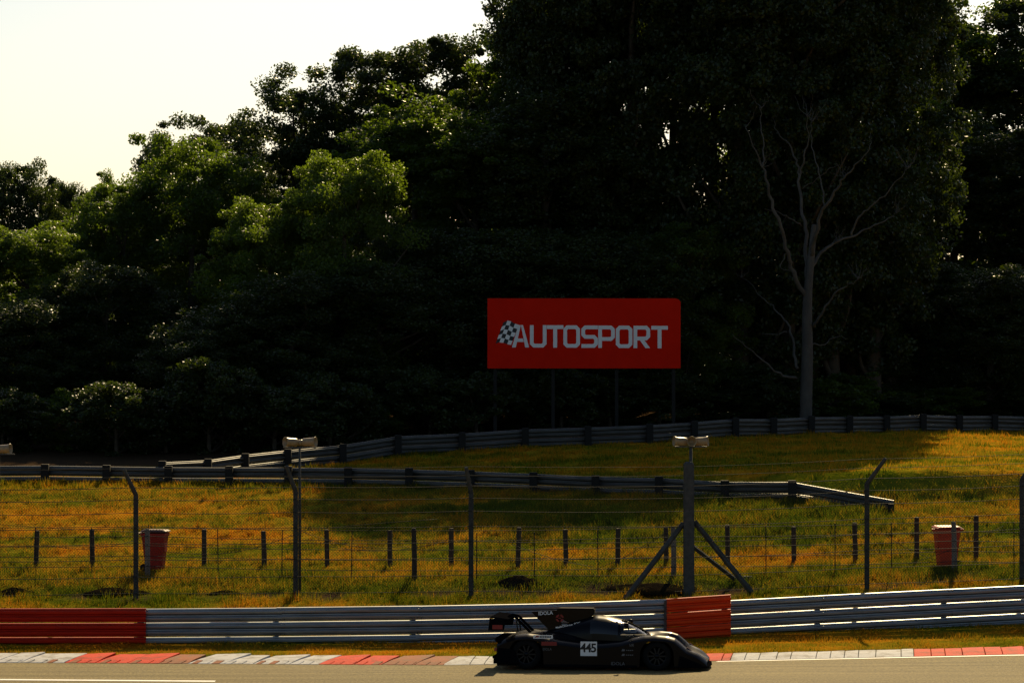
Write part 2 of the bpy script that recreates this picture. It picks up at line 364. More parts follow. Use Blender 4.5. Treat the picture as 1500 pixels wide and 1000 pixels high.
# white painted line across the corner of the frame
mb = MB()
lx = np.linspace(-16, -6, 12)
for a, b in zip(lx[:-1], lx[1:]):
    f_ = lambda x: 58.33 + (x + 10.4) * -0.062
    mb.add([(a, f_(a) - .2, .004), (b, f_(b) - .2, .004), (b, f_(b), .004), (a, f_(a), .004)], [(0, 1, 2, 3)])
tag(mb.build('painted_line', line_white), kind='structure')
# thin white line at the foot of the right-hand kerb
mb = MB()
for a in np.arange(4.4, 20, .5):
    b = a + .5; p = []
    for x, o in ((a, -.16), (b, -.16), (b, -.03), (a, -.03)):
        y = float(stat(K1, x)[0]) + o; p.append((x, y, float(ground_z(x, y, False)[0]) + .004))
    mb.add(p, [(0, 1, 2, 3)])
tag(mb.build('painted_line', line_white), kind='structure')

# ------------------------------------------------------------------ kerb: one object per block
kerb = empty('kerb'); tag(kerb, kind='structure')
def kerb_block(u0, u1, mat_, h0, h1, skew=.18, ne=0.0):
    m = MB()
    def pt(u, o, h):
        Y = 62.3; X = PX(u, Y); ya, za = stat(K1, X); yb, zb = stat(K2, X)
        t = o; y = float(ya + (yb - ya) * t); z = float(za + (zb - za) * t)
        return (X + skew * t * 1.0, y, z + h)
    top = [pt(u0, -.01, .012), pt(u1, -.01, .012), pt(u1, 1, h1), pt(u0, 1, h0)]
    mid0, mid1 = pt(u0, .45, .02 + h0 * .45), pt(u1, .45, .02 + h1 * .45)
    bot = [(p[0], p[1], p[2] - .16) for p in (top[0], top[1], top[2], top[3])]
    b0_, b1_ = (mid0[0], mid0[1], mid0[2] - .16), (mid1[0], mid1[1], mid1[2] - .16)
    m.add([top[0], top[1], mid1, top[2], top[3], mid0, bot[0], bot[1], b1_, bot[2], bot[3], b0_],
          [(0, 1, 2, 5), (5, 2, 3, 4), (0, 6, 7, 1), (1, 7, 8, 2), (2, 8, 9, 3), (3, 9, 10, 4), (4, 10, 11, 5), (5, 11, 6, 0), (6, 11, 8, 7), (11, 10, 9, 8)])
    m.build('kerb_block', mat_, kerb, bevel=.006)
edges_l = [-190, -130, -65, -8, 30, 95, 140, 187, 232, 276, 330, 372, 425, 468, 520, 560, 608, 650]
cols_l = 'rrwwwrrrowwwwrroo'
for i in range(len(edges_l) - 1):
    c = {'w': kerb_white, 'r': kerb_red, 'o': kerb_worn}[cols_l[i]]
    k = i % 2
    kerb_block(edges_l[i] + .6, edges_l[i + 1] - .6, c, .03 + .03 * random.random(), (.065 if k else .045) + .02 * random.random(), random.uniform(.3, .6))
    uu = edges_l[i] + random.uniform(2, 8)
    while uu < edges_l[i + 1] - 8:                       # short raised ribs along the track edge of each block
        w_ = random.uniform(6, 11); x_ = PX(uu, 62.2); x2_ = PX(uu + w_, 62.2); mm_ = MB(); ya_ = float(stat(K1, x_)[0]); za_ = float(stat(K1, x_)[1])
        mm_.add([(x_, ya_ - .05, za_ - .02), (x2_, ya_ - .05, za_ - .02), (x2_ + .10, ya_ + .22, za_ - .02), (x_ + .10, ya_ + .22, za_ - .02), (x_, ya_ - .04, za_ + .016), (x2_, ya_ - .04, za_ + .016), (x2_ + .10, ya_ + .22, za_ + .055), (x_ + .10, ya_ + .22, za_ + .055)],
                [(0, 1, 2, 3), (4, 5, 6, 7), (0, 1, 5, 4), (1, 2, 6, 5), (2, 3, 7, 6), (3, 0, 4, 7)])
        mm_.build('kerb_rib', random.choice([c, c, c, kerb_worn]), kerb)
        uu += w_ + random.uniform(5, 12)
ed = 650; i = 0
while ed < 1700:
    w = random.choice([21, 26, 34, 38]); e2 = ed + w
    c = kerb_white if (ed < 735 or 1071 <= ed + 4 < 1340) else kerb_red
    if ed < 1071 < e2 and e2 - 1071 < 20: e2 = 1071
    if ed < 1344 < e2: e2 = 1344
    kerb_block(ed + .5, e2 - .5, c, .035 + .02 * random.random(), .04 + .02 * random.random(), .12)
    ed = e2

# ------------------------------------------------------------------ guard rails
WP = [(0, .004), (.03, .010), (.062, .078), (.10, .082), (.118, .074), (.128, .012), (.155, .006), (.195, .078), (.235, .082), (.256, .074), (.268, .014), (.302, .006), (.31, -.03)]
def beam_mesh(p0, p1, mat_, side=1, zs=1.0, name='beam', parent=None):
    # W-profile rail from p0 to p1 (points at the top edge); side=+1 puts the corrugation towards -Y
    m = MB(); p0 = Vector(p0); p1 = Vector(p1); d = (p1 - p0); n = Vector((d.y, -d.x, 0)).normalized() * side
    ring = [(h, o) for h, o in WP] + [(h, o - .006) for h, o in reversed(WP)]
    N = len(ring); vs_ = []
    for p in (p0, p1):
        for h, o in ring: vs_.append(p + n * o + Vector((0, 0, (h - .31) * zs)))
    m.add(vs_, [(k, (k + 1) % N, N + (k + 1) % N, N + k) for k in range(N)])
    return m.build(name, mat_, parent)
def sub(path, step):
    # resample a polyline of (X,Y,z) with a given spacing
    P = [Vector(p) for p in path]; L = [0]
    for a, b in zip(P[:-1], P[1:]): L.append(L[-1] + (b - a).length)
    n = max(1, round(L[-1] / step)); out = []
    for i in range(n + 1):
        t = L[-1] * i / n; k = max(j for j in range(len(L)) if L[j] <= t + 1e-6); k = min(k, len(P) - 2)
        out.append(P[k].lerp(P[k + 1], (t - L[k]) / max(1e-6, L[k + 1] - L[k])))
    return out
def front_rail(name, label, group, knots, mat_, proud, step=3.2, nb=3, bolts=True, bm=None):
    path = [(PX(u, Y), Y - proud, PZ(v, Y)) for u, v, Y in knots]; pts = sub(path, step)
    root = empty(name, (pts[0].x, pts[0].y, gz(pts[0].x, pts[0].y))); tag(root, label, 'crash barrier', group); o = Vector(root.location)
    for i, (a, b) in enumerate(zip(pts[:-1], pts[1:])):
        d = (b - a).normalized()
        for k in range(nb):
            jit = Vector((0, random.uniform(-.006, .006), random.uniform(-.005, .005)))
            dz = Vector((0, 0, -.326 * k))
            beam_mesh(a - o + dz + jit - d * (.0), b - o + dz + jit + d * .12 + Vector((0, -.003 - .008 * 0, 0)), mat_, 1, 1.0, 'beam', root)
    for p in pts:
        zg = gz(p.x, p.y + .2); m = MB(); h = p.z - zg - .04
        m.box((0, .12, 0), (.11, .16, .0 + h + .5)); m.build('post', steel_old, root, .01).location = (p.x - o.x, p.y - o.y, (p.z - .04 + zg - .5) / 2 - o.z)
    if bolts:
        for a, b in zip(pts[:-1], pts[1:]):
            m = MB()
            for t in (.03, .06):
                q = a.lerp(b, t) - o
                for k in range(nb - 1):
                    for hh in (.265, .045): m.lathe([(0.001, -.03), (.018, -.026), (.018, 0.0)], 6, 'y', (q.x, q.y - .045, q.z - .335 * k - .31 + hh))
            tag(m.build('bolts', steel_old, root), kind='stuff')
    return root
front_rail('crash_barrier', 'long red painted steel crash barrier section behind the kerb', 'trackside crash barriers', [(-260, 891, 65.1), (207, 890, 65.2)], red_rail, .10, 3.2, bolts=False)
front_rail('crash_barrier', 'silver three-rail crash barrier running behind the black racing car', 'trackside crash barriers', [(204, 891, 65.2), (400, 889.5, 65.3), (700, 886, 65.5), (900, 881, 65.9), (1000, 876.5, 66.15)], steel, 0)
front_rail('crash_barrier', 'short orange-red crash barrier panel bolted over the overlap of two silver barriers', 'trackside crash barriers', [(976, 876, 66.1), (1062, 870, 66.15)], orange_rail, .16, 1.4, bolts=False)
front_rail('crash_barrier', 'silver three-rail crash barrier climbing beyond the orange-red panel below the orange bin', 'trackside crash barriers', [(1012, 882, 66.3), (1060, 879, 66.35), (1271, 868.5, 66.6), (1500, 857, 66.9), (1750, 845, 67.3)], steel, -.06)

def back_rail(name, label, knots, hts, mat_, step, end_slope=False, nb=2, ph=.66):
    pts = [(PX(u, Y), Y) for u, v, Y in knots]
    path = sub([(x, y, 0) for x, y in pts], step)
    P = [Vector((p.x, p.y, gz(p.x, p.y))) for p in path]
    root = empty(name, P[0]); tag(root, label, 'crash barrier', 'crash barriers on the bank'); o = Vector(root.location)
    for i, (a, b) in enumerate(zip(P[:-1], P[1:])):
        for k in range(nb):
            dz = Vector((0, .12, ph - .03 - .335 * k))
            beam_mesh(a - o + dz, b - o + dz, mat_, 1, 1.0, 'beam', root)
    for p in P:
        m = MB(); m.box((0, 0, 0), (.24, .18, ph + .45)); m.box((0, .1, .1), (.16, .1, ph * .6))
        m.build('post', tar_post, root, .012).location = (p.x - o.x, p.y - o.y - .08, p.z - o.z + ph / 2 - .2)
    if end_slope:
        a = P[-1]; e = Vector((PX(1310, 81.8), 81.8, 0)); e.z = gz(e.x, e.y)
        for k in range(nb):
            beam_mesh(a - o + Vector((0, .12, ph - .03 - .335 * k)), e - o + Vector((0, .1, .36 - .2 * k)), mat_, 1, 1.0 if k == 0 else .8, 'beam', root)
        m = MB(); m.box((0, 0, 0), (.16, .2, .5)); m.build('post', tar_post, root, .012).location = e - o + Vector((-.1, -.05, .02))
    return root
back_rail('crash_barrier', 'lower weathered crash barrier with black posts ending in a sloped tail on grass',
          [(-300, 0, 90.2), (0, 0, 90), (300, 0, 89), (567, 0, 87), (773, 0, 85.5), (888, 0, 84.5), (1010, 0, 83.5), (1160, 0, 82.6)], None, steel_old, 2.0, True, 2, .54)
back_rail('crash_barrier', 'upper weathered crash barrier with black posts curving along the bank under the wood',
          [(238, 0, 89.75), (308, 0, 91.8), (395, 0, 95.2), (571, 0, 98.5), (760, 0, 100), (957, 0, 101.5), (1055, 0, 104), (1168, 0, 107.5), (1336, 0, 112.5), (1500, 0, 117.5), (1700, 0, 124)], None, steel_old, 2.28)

# ------------------------------------------------------------------ tall cranked-post chain link fence
def fence_xy(u):
    Y = 72.4
    for _ in range(4): Y = float(stat(FN, PX(u, Y))[0])
    return PX(u, Y), Y
tall = [(-45, -.3, 684), (199, -.26, 686), (433, -.2, 681), (690, -.12, 683), (1010, 0, 0), (1270, .42, 670), (1497, .36, 664), (1740, .3, 655)]
x0, y0 = fence_xy(433)
cl = empty('chain_link_fence', (x0, y0, gz(x0, y0))); tag(cl, 'tall chain link fence on cranked concrete posts behind the silver barrier', 'fence'); o = Vector(cl.location)
nodes = []
for u, dx, vt in tall:
    x, y = fence_xy(u); z = gz(x, y); nodes.append(Vector((x, y, z)))
    if vt == 0: continue
    ht = PZ(vt, y) - z; hb = ht - .64; m = MB()
    w = .072
    m.tube([(0, 0, -.5), (0.0, 0, hb - .02), (dx * .08, -.02, hb + .04), (dx, -.34, ht)], [.070, .068, .064, .052], 4, False)
    p_ = m.build('cranked_post', concrete, cl, .01); p_.location = nodes[-1] - o
def strand(h, r=.006, name='wire', sagm=.02, brk=None):
    pts = []
    for a, b in zip(nodes[:-1], nodes[1:]):
        for t in (0, .25, .5, .75):
            q = a.lerp(b, t); pts.append(q - o + Vector((0, -.09, h - sagm * math.sin(math.pi * t))))
    pts.append(nodes[-1] - o + Vector((0, -.09, h)))
    m = MB(); m.tube(pts, r, 4, True); m.build(name, wire_m, cl)
for h in (.12, .52, .95, 1.35, 1.72, 2.1, 2.42, 2.72): strand(h, .0075, 'wire', random.uniform(.0, .04))
for h, dy in ((2.98, 0), (3.2, 0)): strand(h, .005, 'wire', .02)
# mesh: straight diagonals between bottom and top selvage
m = MB(); hm = 2.72; L = 0
for a, b in zip(nodes[:-1], nodes[1:]):
    ln = (b - a).length; ax = (b - a) / ln; pit = .075
    nn = int((ln + hm) / pit)
    for sgn in (1, -1):
        for i in range(nn):
            s0 = -hm + i * pit if sgn > 0 else i * pit
            z0, z1 = 0.06, hm; sa, sb_ = s0, s0 + sgn * hm
            lo, hi = (sa, sb_) if sgn > 0 else (sb_, sa)
            if hi <= 0 or lo >= ln: continue
            def pz(s): return z0 + (s - sa) / (sb_ - sa) * (z1 - z0)
            c0 = min(max(sa, 0), ln); c1 = min(max(sb_, 0), ln)
            q0 = a + ax * c0 - o; q1 = a + ax * c1 - o
            q0 = q0 + Vector((0, -.075 - .004 * sgn, pz(c0))); q1 = q1 + Vector((0, -.075 - .004 * sgn, pz(c1)))
            m.tube([q0, q1], .0028, 3, False, False)
me_o = m.build('chain_link_mesh', wire_m, cl); tag(me_o, kind='stuff')
# strainer post with raking braces
xs_, ys_ = fence_xy(1009); zs_ = gz(xs_, ys_); hs = PZ(676, ys_) - zs_
m = MB(); m.tube([(0, 0, -.5), (0, 0, hs * .55), (0, 0, hs - .06), (0, 0, hs)], [.19, .185, .175, .12], 4, False)
rot45 = Matrix.Rotation(R(45), 3, 'Z'); m.v = [tuple(rot45 @ Vector(p)) for p in m.v]
sp = m.build('strainer_post', concrete, cl, .02); sp.location = Vector((xs_, ys_, zs_)) - o
def brace(u1, v0, u2, Y2, du0, w=.15):
    x2 = PX(u2, Y2); z2 = gz(x2, Y2); a = Vector((du0, 0, PZ(v0, ys_) - zs_)); b = Vector((x2 - xs_, Y2 - ys_, z2 - zs_ - .15))
    m = MB(); m.tube([a, b], [w * .62, w * .68], 4, False); m.build('brace', concrete, sp, .012)
brace(0, 766, 910, 70.6, -.13, .12); brace(0, 763, 1110, 70.9, .13, .12); brace(0, 800, 1090, 72.3, .10, .10)
m = MB(); m.box((0, 0, .05), (.4, .36, .24)); fb = m.build('concrete_foot', concrete, sp, .04); fb.location = Vector((PX(1092, 72.3) - xs_, 72.3 - ys_, gz(PX(1092, 72.3), 72.3) - zs_ - .06))

# ------------------------------------------------------------------ low wire stock fence with droppers
def wf_xy(u):
    Y = 74.4
    for _ in range(4): Y = float(stat(WF, PX(u, Y))[0])
    return PX(u, Y), Y
ax_, ay_ = wf_xy(605)
wf = empty('wire_fence', (ax_, ay_, gz(ax_, ay_))); tag(wf, 'low five-strand wire fence with thin droppers in front of the dark stub posts', 'fence'); o = Vector(wf.location)
wposts = [(-190, 778, timber), (216, 774, timber_pale), (607, 773, timber), (987, 771, timber_pale), (1398, 764, timber_pale), (1800, 755, timber)]
wp = []
for u, vt, mt in wposts:
    x, y = wf_xy(u); z = gz(x, y); wp.append(Vector((x, y, z))); h = PZ(vt, y) - z
    m = MB(); w = .07; lean = random.uniform(-.02, .02)
    m.tube([(0, 0, -.4), (0, 0, h * .5), (lean, 0, h - .04), (lean, 0, h)], [w, w * .98, w * .9, w * .66], 8, False)
    p_ = m.build('post', mt, wf, .006); p_.location = wp[-1] - o
for u in (53, 135, 320, 413, 515, 698, 783, 876, 1122, 1223, 1306, 1485, 1590):
    x, y = wf_xy(u); y -= .06; z = gz(x, y); h = 1.13 + (0.1 if u < 1000 else .16)
    m = MB(); m.tube([(0, 0, -.12), (random.uniform(-.02, .02), 0, h)], .013, 5, False); m.build('dropper', tar_post, wf).location = Vector((x, y, z)) - o
for k, h in enumerate((.24, .50, .76, 1.0, 1.25)):
    pts = []
    for a, b in zip(wp[:-1], wp[1:]):
        for t in np.linspace(0, 1, 9)[:-1]:
            q = a.lerp(b, float(t)); pts.append(q - o + Vector((0, -.1, h - .035 * math.sin(math.pi * float(t)))))
    m = MB(); m.tube(pts, .0075, 4); m.build('wire', wire_m, wf)
for (u0, v0, u1, v1, sg) in ((60, 797, 196, 792, 9), (245, 808, 433, 782, 14), (434, 775, 600, 800, 12), (480, 800, 650, 793, 10), (750, 797, 870, 830, 4), (876, 832, 990, 770, 6), (900, 824, 1000, 765, 0), (1330, 826, 1470, 770, 4), (0, 768, 200, 779, 1), (450, 776, 640, 760, -1), (1290, 780, 1370, 820, 3)):
    pts = []
    for t in np.linspace(0, 1, 9):
        u = u0 + (u1 - u0) * t; v = v0 + (v1 - v0) * t + sg * math.sin(math.pi * t)
        x, y = wf_xy(u); y += .14; x = PX(u, y); pts.append(Vector((x, y, PZ(v, y))) - o)
    m = MB(); m.tube(pts, .006, 4); m.build('slack_wire', wire_m, wf)

# ------------------------------------------------------------------ row of dark stub posts
stub = [(53, 779, 830), (135, 776, 829), (299, 774, 829), (387, 775, 828), (479, 774, 829), (571, 776, 830), (661, 776, 831), (759, 772, 829), (829, 773, 830), (905, 775, 832), (976, 774, 832), (1066, 772, 829), (1163, 768, 825), (1253, 764, 823), (1343, 759, 822), (1430, 751, 819), (-40, 780, 831), (1530, 748, 816)]
for u, vt, vb in stub:
    Y = 75.4
    for _ in range(3): Y = float(stat(PP, PX(u, Y))[0])
    x = PX(u, Y); z = gz(x, Y); h = (vb - vt) / F * Y + random.uniform(-.02, .03); m = MB(); w = .068
    lx_, ly_ = random.uniform(-.025, .025), random.uniform(-.02, .02)
    m.tube([(0, 0, -.35), (0, 0, h * .3), (lx_, ly_, h - .02), (lx_, ly_, h)], [w, w, w * .97, w * .8], 8, False)
    p_ = m.build('timber_post', timber, None, .006); p_.location = (x, Y, z); p_.rotation_euler = (0, 0, random.uniform(0, 1.5))
    lb = {-40: 'third short timber post from the dark red bin towards the red barrier', 53: 'second short timber post from the dark red bin towards the red barrier', 135: 'short timber post next to the dark red bin on its red-barrier side',
          299: 'short timber post next to the dark red bin on its mast side', 387: 'short timber post just before the two-horn mast, on the red bin side', 479: 'short timber post just past the two-horn mast', 571: 'second short timber post past the two-horn mast',
          661: 'third short timber post past the two-horn mast, near a cranked post', 759: 'fourth short timber post from the thick braced post, near the dark low mound', 829: 'third short timber post from the thick braced post towards the masts', 905: 'second short timber post before the thick braced post by its brace foot', 976: 'short timber post close beside the thick braced post',
          1066: 'short timber post seen through the braces of the thick post', 1163: 'short timber post standing by the worn dry patch of grass', 1253: 'second short timber post from the orange-red bin', 1343: 'short timber post next to the orange-red bin, its braced-post side', 1430: 'tall stub of timber post just past the orange-red bin', 1530: 'second short timber post past the orange-red bin'}[u]
    tag(p_, lb, 'post', 'stub posts in a row on the grass')

# ------------------------------------------------------------------ wheelie bins
def wheelie_bin(u, Y, label, body_m, lid_m, rz, open_=0.0):
    x = PX(u, Y); z = gz(x, Y); root = empty('wheelie_bin', (x, Y, z), rz); root.scale = (.9, .9, .98); tag(root, label, 'bin', 'wheelie bins by the fence')
    def ring(w, d, zz, r=.06, yo=0):
        p = []
        for cx, cy, a0 in ((1, 1, 0), (-1, 1, 90), (-1, -1, 180), (1, -1, 270)):
            for a in (0, 45, 90): p.append((cx * (w / 2 - r) + r * math.cos(R(a0 + a)), yo + cy * (d / 2 - r) + r * math.sin(R(a0 + a)), zz))
        return p
    def loft(m, rings, cap=True):
        n = len(rings[0]); m.add([q for r in rings for q in r], [(i * n + k, i * n + (k + 1) % n, (i + 1) * n + (k + 1) % n, (i + 1) * n + k) for i in range(len(rings) - 1) for k in range(n)] + ([tuple(range(n)), tuple((len(rings) - 1) * n + k for k in range(n))] if cap else []), False)
    m = MB(); loft(m, [ring(.44, .50, .05), ring(.46, .54, .3), ring(.55, .68, .93), ring(.60, .73, .935), ring(.60, .73, 1.0), ring(.57, .70, 1.0)])
    b = m.build('body', body_m, root)
    m = MB(); m.box((0, -.315, .62), (.3, .012, .24)); m.build('front_panel', body_m, root, .01)
    m = MB(); loft(m, [ring(.62, .76, 1.004, yo=-.01), ring(.62, .76, 1.03, yo=-.01), ring(.54, .64, 1.065, .08, -.01), ring(.3, .4, 1.075, .08, -.01)]); l = m.build('lid', lid_m, root)
    if open_: l.rotation_euler = (0, R(open_), 0); l.location = (0, 0, .02)
    m = MB(); m.tube([(-.22, .36, .96), (-.22, .44, 1.0), (.22, .44, 1.0), (.22, .36, .96)], .016, 6); m.build('handle', lid_m, root)
    for s in (-1, 1):
        m = MB(); m.lathe([(.02, -.03), (.075, -.03), (.1, -.02), (.1, .02), (.075, .03), (.02, .03)], 16, 'x', (s * .27, .27, .1)); m.build('wheel', rubber, root)
    m = MB(); m.tube([(-.27, .27, .1), (.27, .27, .1)], .012, 6); m.build('axle', rubber, root)
    return root
wheelie_bin(227, 74.1, 'dark red wheelie bin with a dull grey-brown lid beside a cranked fence post', bin_red, bin_dark, R(82), 2.0)
wheelie_bin(1387, 73.8, 'bright orange-red wheelie bin behind a pale fence post', bin_orange, bin_red, R(-80), 2.0)

# ------------------------------------------------------------------ loudspeaker masts
def mast(u, Y, vtop, label, horns, pr=.035):
    x = PX(u, Y); z = gz(x, Y); h = PZ(vtop, Y) - z; root = empty('loudspeaker_mast', (x, Y, z)); tag(root, label, 'loudspeaker', 'loudspeaker masts along the fence')
    m = MB(); m.tube([(0, 0, -.3), (0, 0, h * .6), (0, 0, h)], [pr, pr, pr * .8], 8); m.build('pole', concrete, root)
    m = MB(); m.box((0, 0, h), (.8, .04, .03)); m.build('crossbar', steel_old, root)
    for dx, a in horns:
        hm = MB()
        hm.lathe([(.0005, -.17), (.085, -.17), (.105, -.15), (.108, -.05), (.105, .05), (.112, .12), (.128, .17), (.12, .175), (.10, .08), (.03, .0), (.0005, -.01)], 16, 'x')
        ho = hm.build('horn', horn_m, root); ho.location = (dx, 0, h + .13); ho.rotation_euler = (0, R(-4), R(a))
        b = MB(); b.lathe([(.0005, -.30), (.06, -.30), (.075, -.27), (.075, -.2), (.05, -.18)], 12, 'x'); b.build('driver', horn_m, ho)
        c = MB(); c.tube([(-.05, 0, -.13), (-.05, 0, -.05)], .014, 5); c.build('bracket', dec_white, ho)
mast(439, 71.3, 655, 'thin pole with two cream horn loudspeakers beside a cranked fence post', [(-.22, 215), (.24, -20)])
mast(1012, 71.5, 654, 'cream cluster of three horn loudspeakers on a pole behind the thick braced post', [(-.26, 195), (.0, -85), (.26, -15)], .05)
mast(-2, 71.5, 665, 'cream horn loudspeakers on a pole beside the red barrier section', [(.14, -15), (-.3, 200)])

# ------------------------------------------------------------------ low mounds along the fence, shade painted into their dark colour
def heap(u, Y, w, h, label):
    x = PX(u, Y); z = gz(x, Y); n = 34; m = MB(); vs_ = [(0, 0, h)]; fs = []; rings = 8
    for i in range(1, rings + 1):
        t = i / rings
        for k in range(n):
            a = 2 * math.pi * k / n; j = 1 + .18 * math.sin(3 * a + u) + random.uniform(-.08, .08)
            vs_.append((w / 2 * t * j * math.cos(a), w * .3 * t * j * math.sin(a), h * (1 - t ** 1.5) * random.uniform(.8, 1.12) - (.05 if i == rings else 0)))
    fs += [(0, 1 + k, 1 + (k + 1) % n) for k in range(n)]
    for i in range(rings - 1):
        for k in range(n): fs.append((1 + i * n + k, 1 + (i + 1) * n + k, 1 + (i + 1) * n + (k + 1) % n, 1 + i * n + (k + 1) % n))
    m.add(vs_, fs, True); p_ = m.build('shade_dark_mound', soil, None); p_.location = (x, Y, z - .01); tag(p_, label, 'mound', 'low mounds along the fence')
heap(20, 71.2, 1.1, .16, 'small mound coloured dark for shade behind the red barrier, alone at its end')
heap(165, 71.3, 1.7, .14, 'long mound coloured dark for shade at the foot of the cranked post by the red bin')
heap(330, 71.3, 1.0, .10, 'low mound coloured dark for shade between the red bin and the two-horn mast')
heap(760, 72.1, 1.3, .24, 'grassy mound coloured dark for shade under the wire fence near the racing car')
heap(955, 71.6, 2.6, .16, 'wide mound coloured dark for shade around the thick braced post')

# ------------------------------------------------------------------ billboard
bY = 106.5; S = bY / F
bx0, bx1 = PX(714, bY), PX(997, bY); bz0, bz1 = PZ(539.5, bY), PZ(437, bY)
gb = gz((bx0 + bx1) / 2, bY)
bb = empty('billboard', ((bx0 + bx1) / 2, bY, gb)); tag(bb, 'large red billboard with pale AUTOSPORT lettering and a chequered flag before the wood', 'billboard'); o = Vector(bb.location)
bb.rotation_euler = (0, 0, R(1.0))
W = bx1 - bx0; zb, zt = bz0 - gb, bz1 - gb
m = MB(); m.prism([(-W / 2, zb), (W / 2, zb), (W / 2, zt - .12), (W / 2 - .1, zt - .02), (W / 2 - .2, zt), (-W / 2, zt)], 'y', -.04, .04); m.build('panel', sign_red, bb, .008)
for t in (.04, .34, .67, .965):
    m = MB(); m.box((-W / 2 + W * t, .14, (zt + -.5) / 2), (.13, .13, zt + .4)); m.build('post', tar_post, bb, .01)
for hz in (zb + .3, (zb + zt) / 2, zt - .3):
    m = MB(); m.box((0, .06, hz), (W - .1, .035, .1)); m.build('batten', timber, bb)
def stroke(path, w, closed=False):
    P = [Vector((p[0], p[1])) for p in path]; n = len(P); Lp = []; Rp = []
    for i in range(n):
        a = P[i - 1] if (i > 0 or closed) else None; b = P[(i + 1) % n] if (i < n - 1 or closed) else None
        d1 = (P[i] - a).normalized() if a is not None else (b - P[i]).normalized(); d2 = (b - P[i]).normalized() if b is not None else d1
        n1 = Vector((-d1.y, d1.x)); n2 = Vector((-d2.y, d2.x)); mt = (n1 + n2).normalized(); k = w / 2 / max(.3, mt.dot(n1))
        Lp.append(P[i] + mt * k); Rp.append(P[i] - mt * k)
    qs = []
    for i in range(n if closed else n - 1):
        j = (i + 1) % n; qs.append([Lp[i], Rp[i], Rp[j], Lp[j]])
    return qs
LW, LH, s_ = 24.3, 32.6, 5.4; e = s_ / 2; c_ = 3.2
ring_ = [(e + c_, e), (LW - e - c_, e), (LW - e, e + c_), (LW - e, LH - e - c_), (LW - e - c_, LH - e), (e + c_, LH - e), (e, LH - e - c_), (e, e + c_)]
mid = LH * .46
LET = {
 'O': stroke(ring_, s_, True),
 'U': stroke([(e, LH), (e, e + c_), (e + c_, e), (LW - e - c_, e), (LW - e, e + c_), (LW - e, LH)], s_),
 'T': stroke([(0, LH - e), (LW, LH - e)], s_) + stroke([(LW / 2, LH - s_), (LW / 2, 0)], s_ + .3),
 'S': stroke([(LW, LH - e), (e + c_, LH - e), (e, LH - e - c_), (e, mid + 1 + c_), (e + c_, mid + 1), (LW - e - c_, mid + 1), (LW - e, mid + 1 - c_), (LW - e, e + c_), (LW - e - c_, e), (0, e)], s_),
 'P': stroke([(e, 0), (e, LH)], s_) + stroke([(s_, LH - e), (LW - e - c_, LH - e), (LW - e, LH - e - c_), (LW - e, mid - 2 + c_), (LW - e - c_, mid - 2), (s_, mid - 2)], s_),
 'R': stroke([(e, 0), (e, LH)], s_) + stroke([(s_, LH - e), (LW - e - c_, LH - e), (LW - e, LH - e - c_), (LW - e, mid - 1 + c_), (LW - e - c_, mid - 1), (s_, mid - 1)], s_) + [[Vector((9.5, mid - 1 - e)), Vector((16, mid - 1 - e)), Vector((LW, 0)), Vector((17.5, 0))]],
 'A': [[Vector((0, 0)), Vector((5.6, 0)), Vector((13.2, LH)), Vector((9.5, LH))], [Vector((13.2, LH)), Vector((16.2, LH)), Vector((25.2, 0)), Vector((19.5, 0))], [Vector((7.5, 8)), Vector((17.4, 8)), Vector((16.0, 13)), Vector((8.7, 13))]],
}
def bpt(u, v, off): return ((u - 855.5) * S, -.04 - off, PZ(v, bY) - gb)
for i, ch in enumerate('AUTOSPORT'):
    u0 = [749.8, 776.2, 801, 825.2, 851.5, 876.3, 902, 928, 954][i]; m = MB()
    for q in LET[ch]:
        pts = [bpt(u0 + p.x, 508.6 + .006 * (u0 - 750) - p.y, .006) for p in q]
        bk = [(p[0], -.041, p[2]) for p in pts]
        m.add(pts + bk, [(0, 1, 2, 3), (0, 4, 5, 1), (1, 5, 6, 2), (2, 6, 7, 3), (3, 7, 4, 0)])
    m.build('letter', sign_grey, bb)
# chequered flag emblem: 4 x 4 waving cells
def fl_pt(a, b):
    u = 737.5 + a * 22.5 - b * 11.5 + 0; v = 471.6 + b * 30.5 + 3.2 * math.sin(a * 4.6 + 3.3) * (1 - .4 * b) + 1.0
    return u, v
mw, mk = MB(), MB()
for i in range(4):
    for j in range(5):
        q = [fl_pt(a / 4, b / 5) for a, b in ((i, j), (i + 1, j), (i + 1, j + 1), (i, j + 1))]
        (mk if (i + j) % 2 == 0 else mw).add([bpt(u, v, .005 if (i + j) % 2 else .0035) for u, v in q], [(0, 1, 2, 3)])
mw.build('flag_emblem', sign_grey, bb); mk.build('flag_emblem', sign_black, bb)

# ------------------------------------------------------------------ racing car
cx, cy = PX(871, 61.0), 61.05
yaw = R(-6.0)
sl = (float(ground_z(cx, cy + .8, False)[0]) - float(ground_z(cx, cy - .8, False)[0])) / 1.6
car = empty('racing_car', (cx, cy, float(ground_z(cx, cy, False)[0]) + .006)); car.rotation_euler = (math.atan(sl), 0, yaw)
tag(car, 'black closed-cockpit prototype racing car with shark fin and number 445', 'race car')
def KX(xc): return (xc - 670) / 276.0
def KZ(yc): return (470 - yc) / 276.0
fx, fz = zip(*[(-2.0, .56), (-1.85, .64), (-1.6, .72), (-1.35, .74), (-1.0, .70), (-.7, .62), (-.3, .57), (.2, .56), (.6, .60), (.85, .67), (1.1, .72), (1.35, .735), (1.6, .715), (1.75, .67), (1.88, .57), (1.98, .475), (2.08, .425), (2.2, .375), (2.32, .30), (2.42, .20)])
zx, zc = zip(*[(-2.0, .60), (-1.7, .69), (-1.3, .74), (-.9, .76), (0, .70), (.8, .68), (1.14, .66), (1.5, .56), (1.8, .43), (2.1, .31), (2.3, .23), (2.42, .17)])
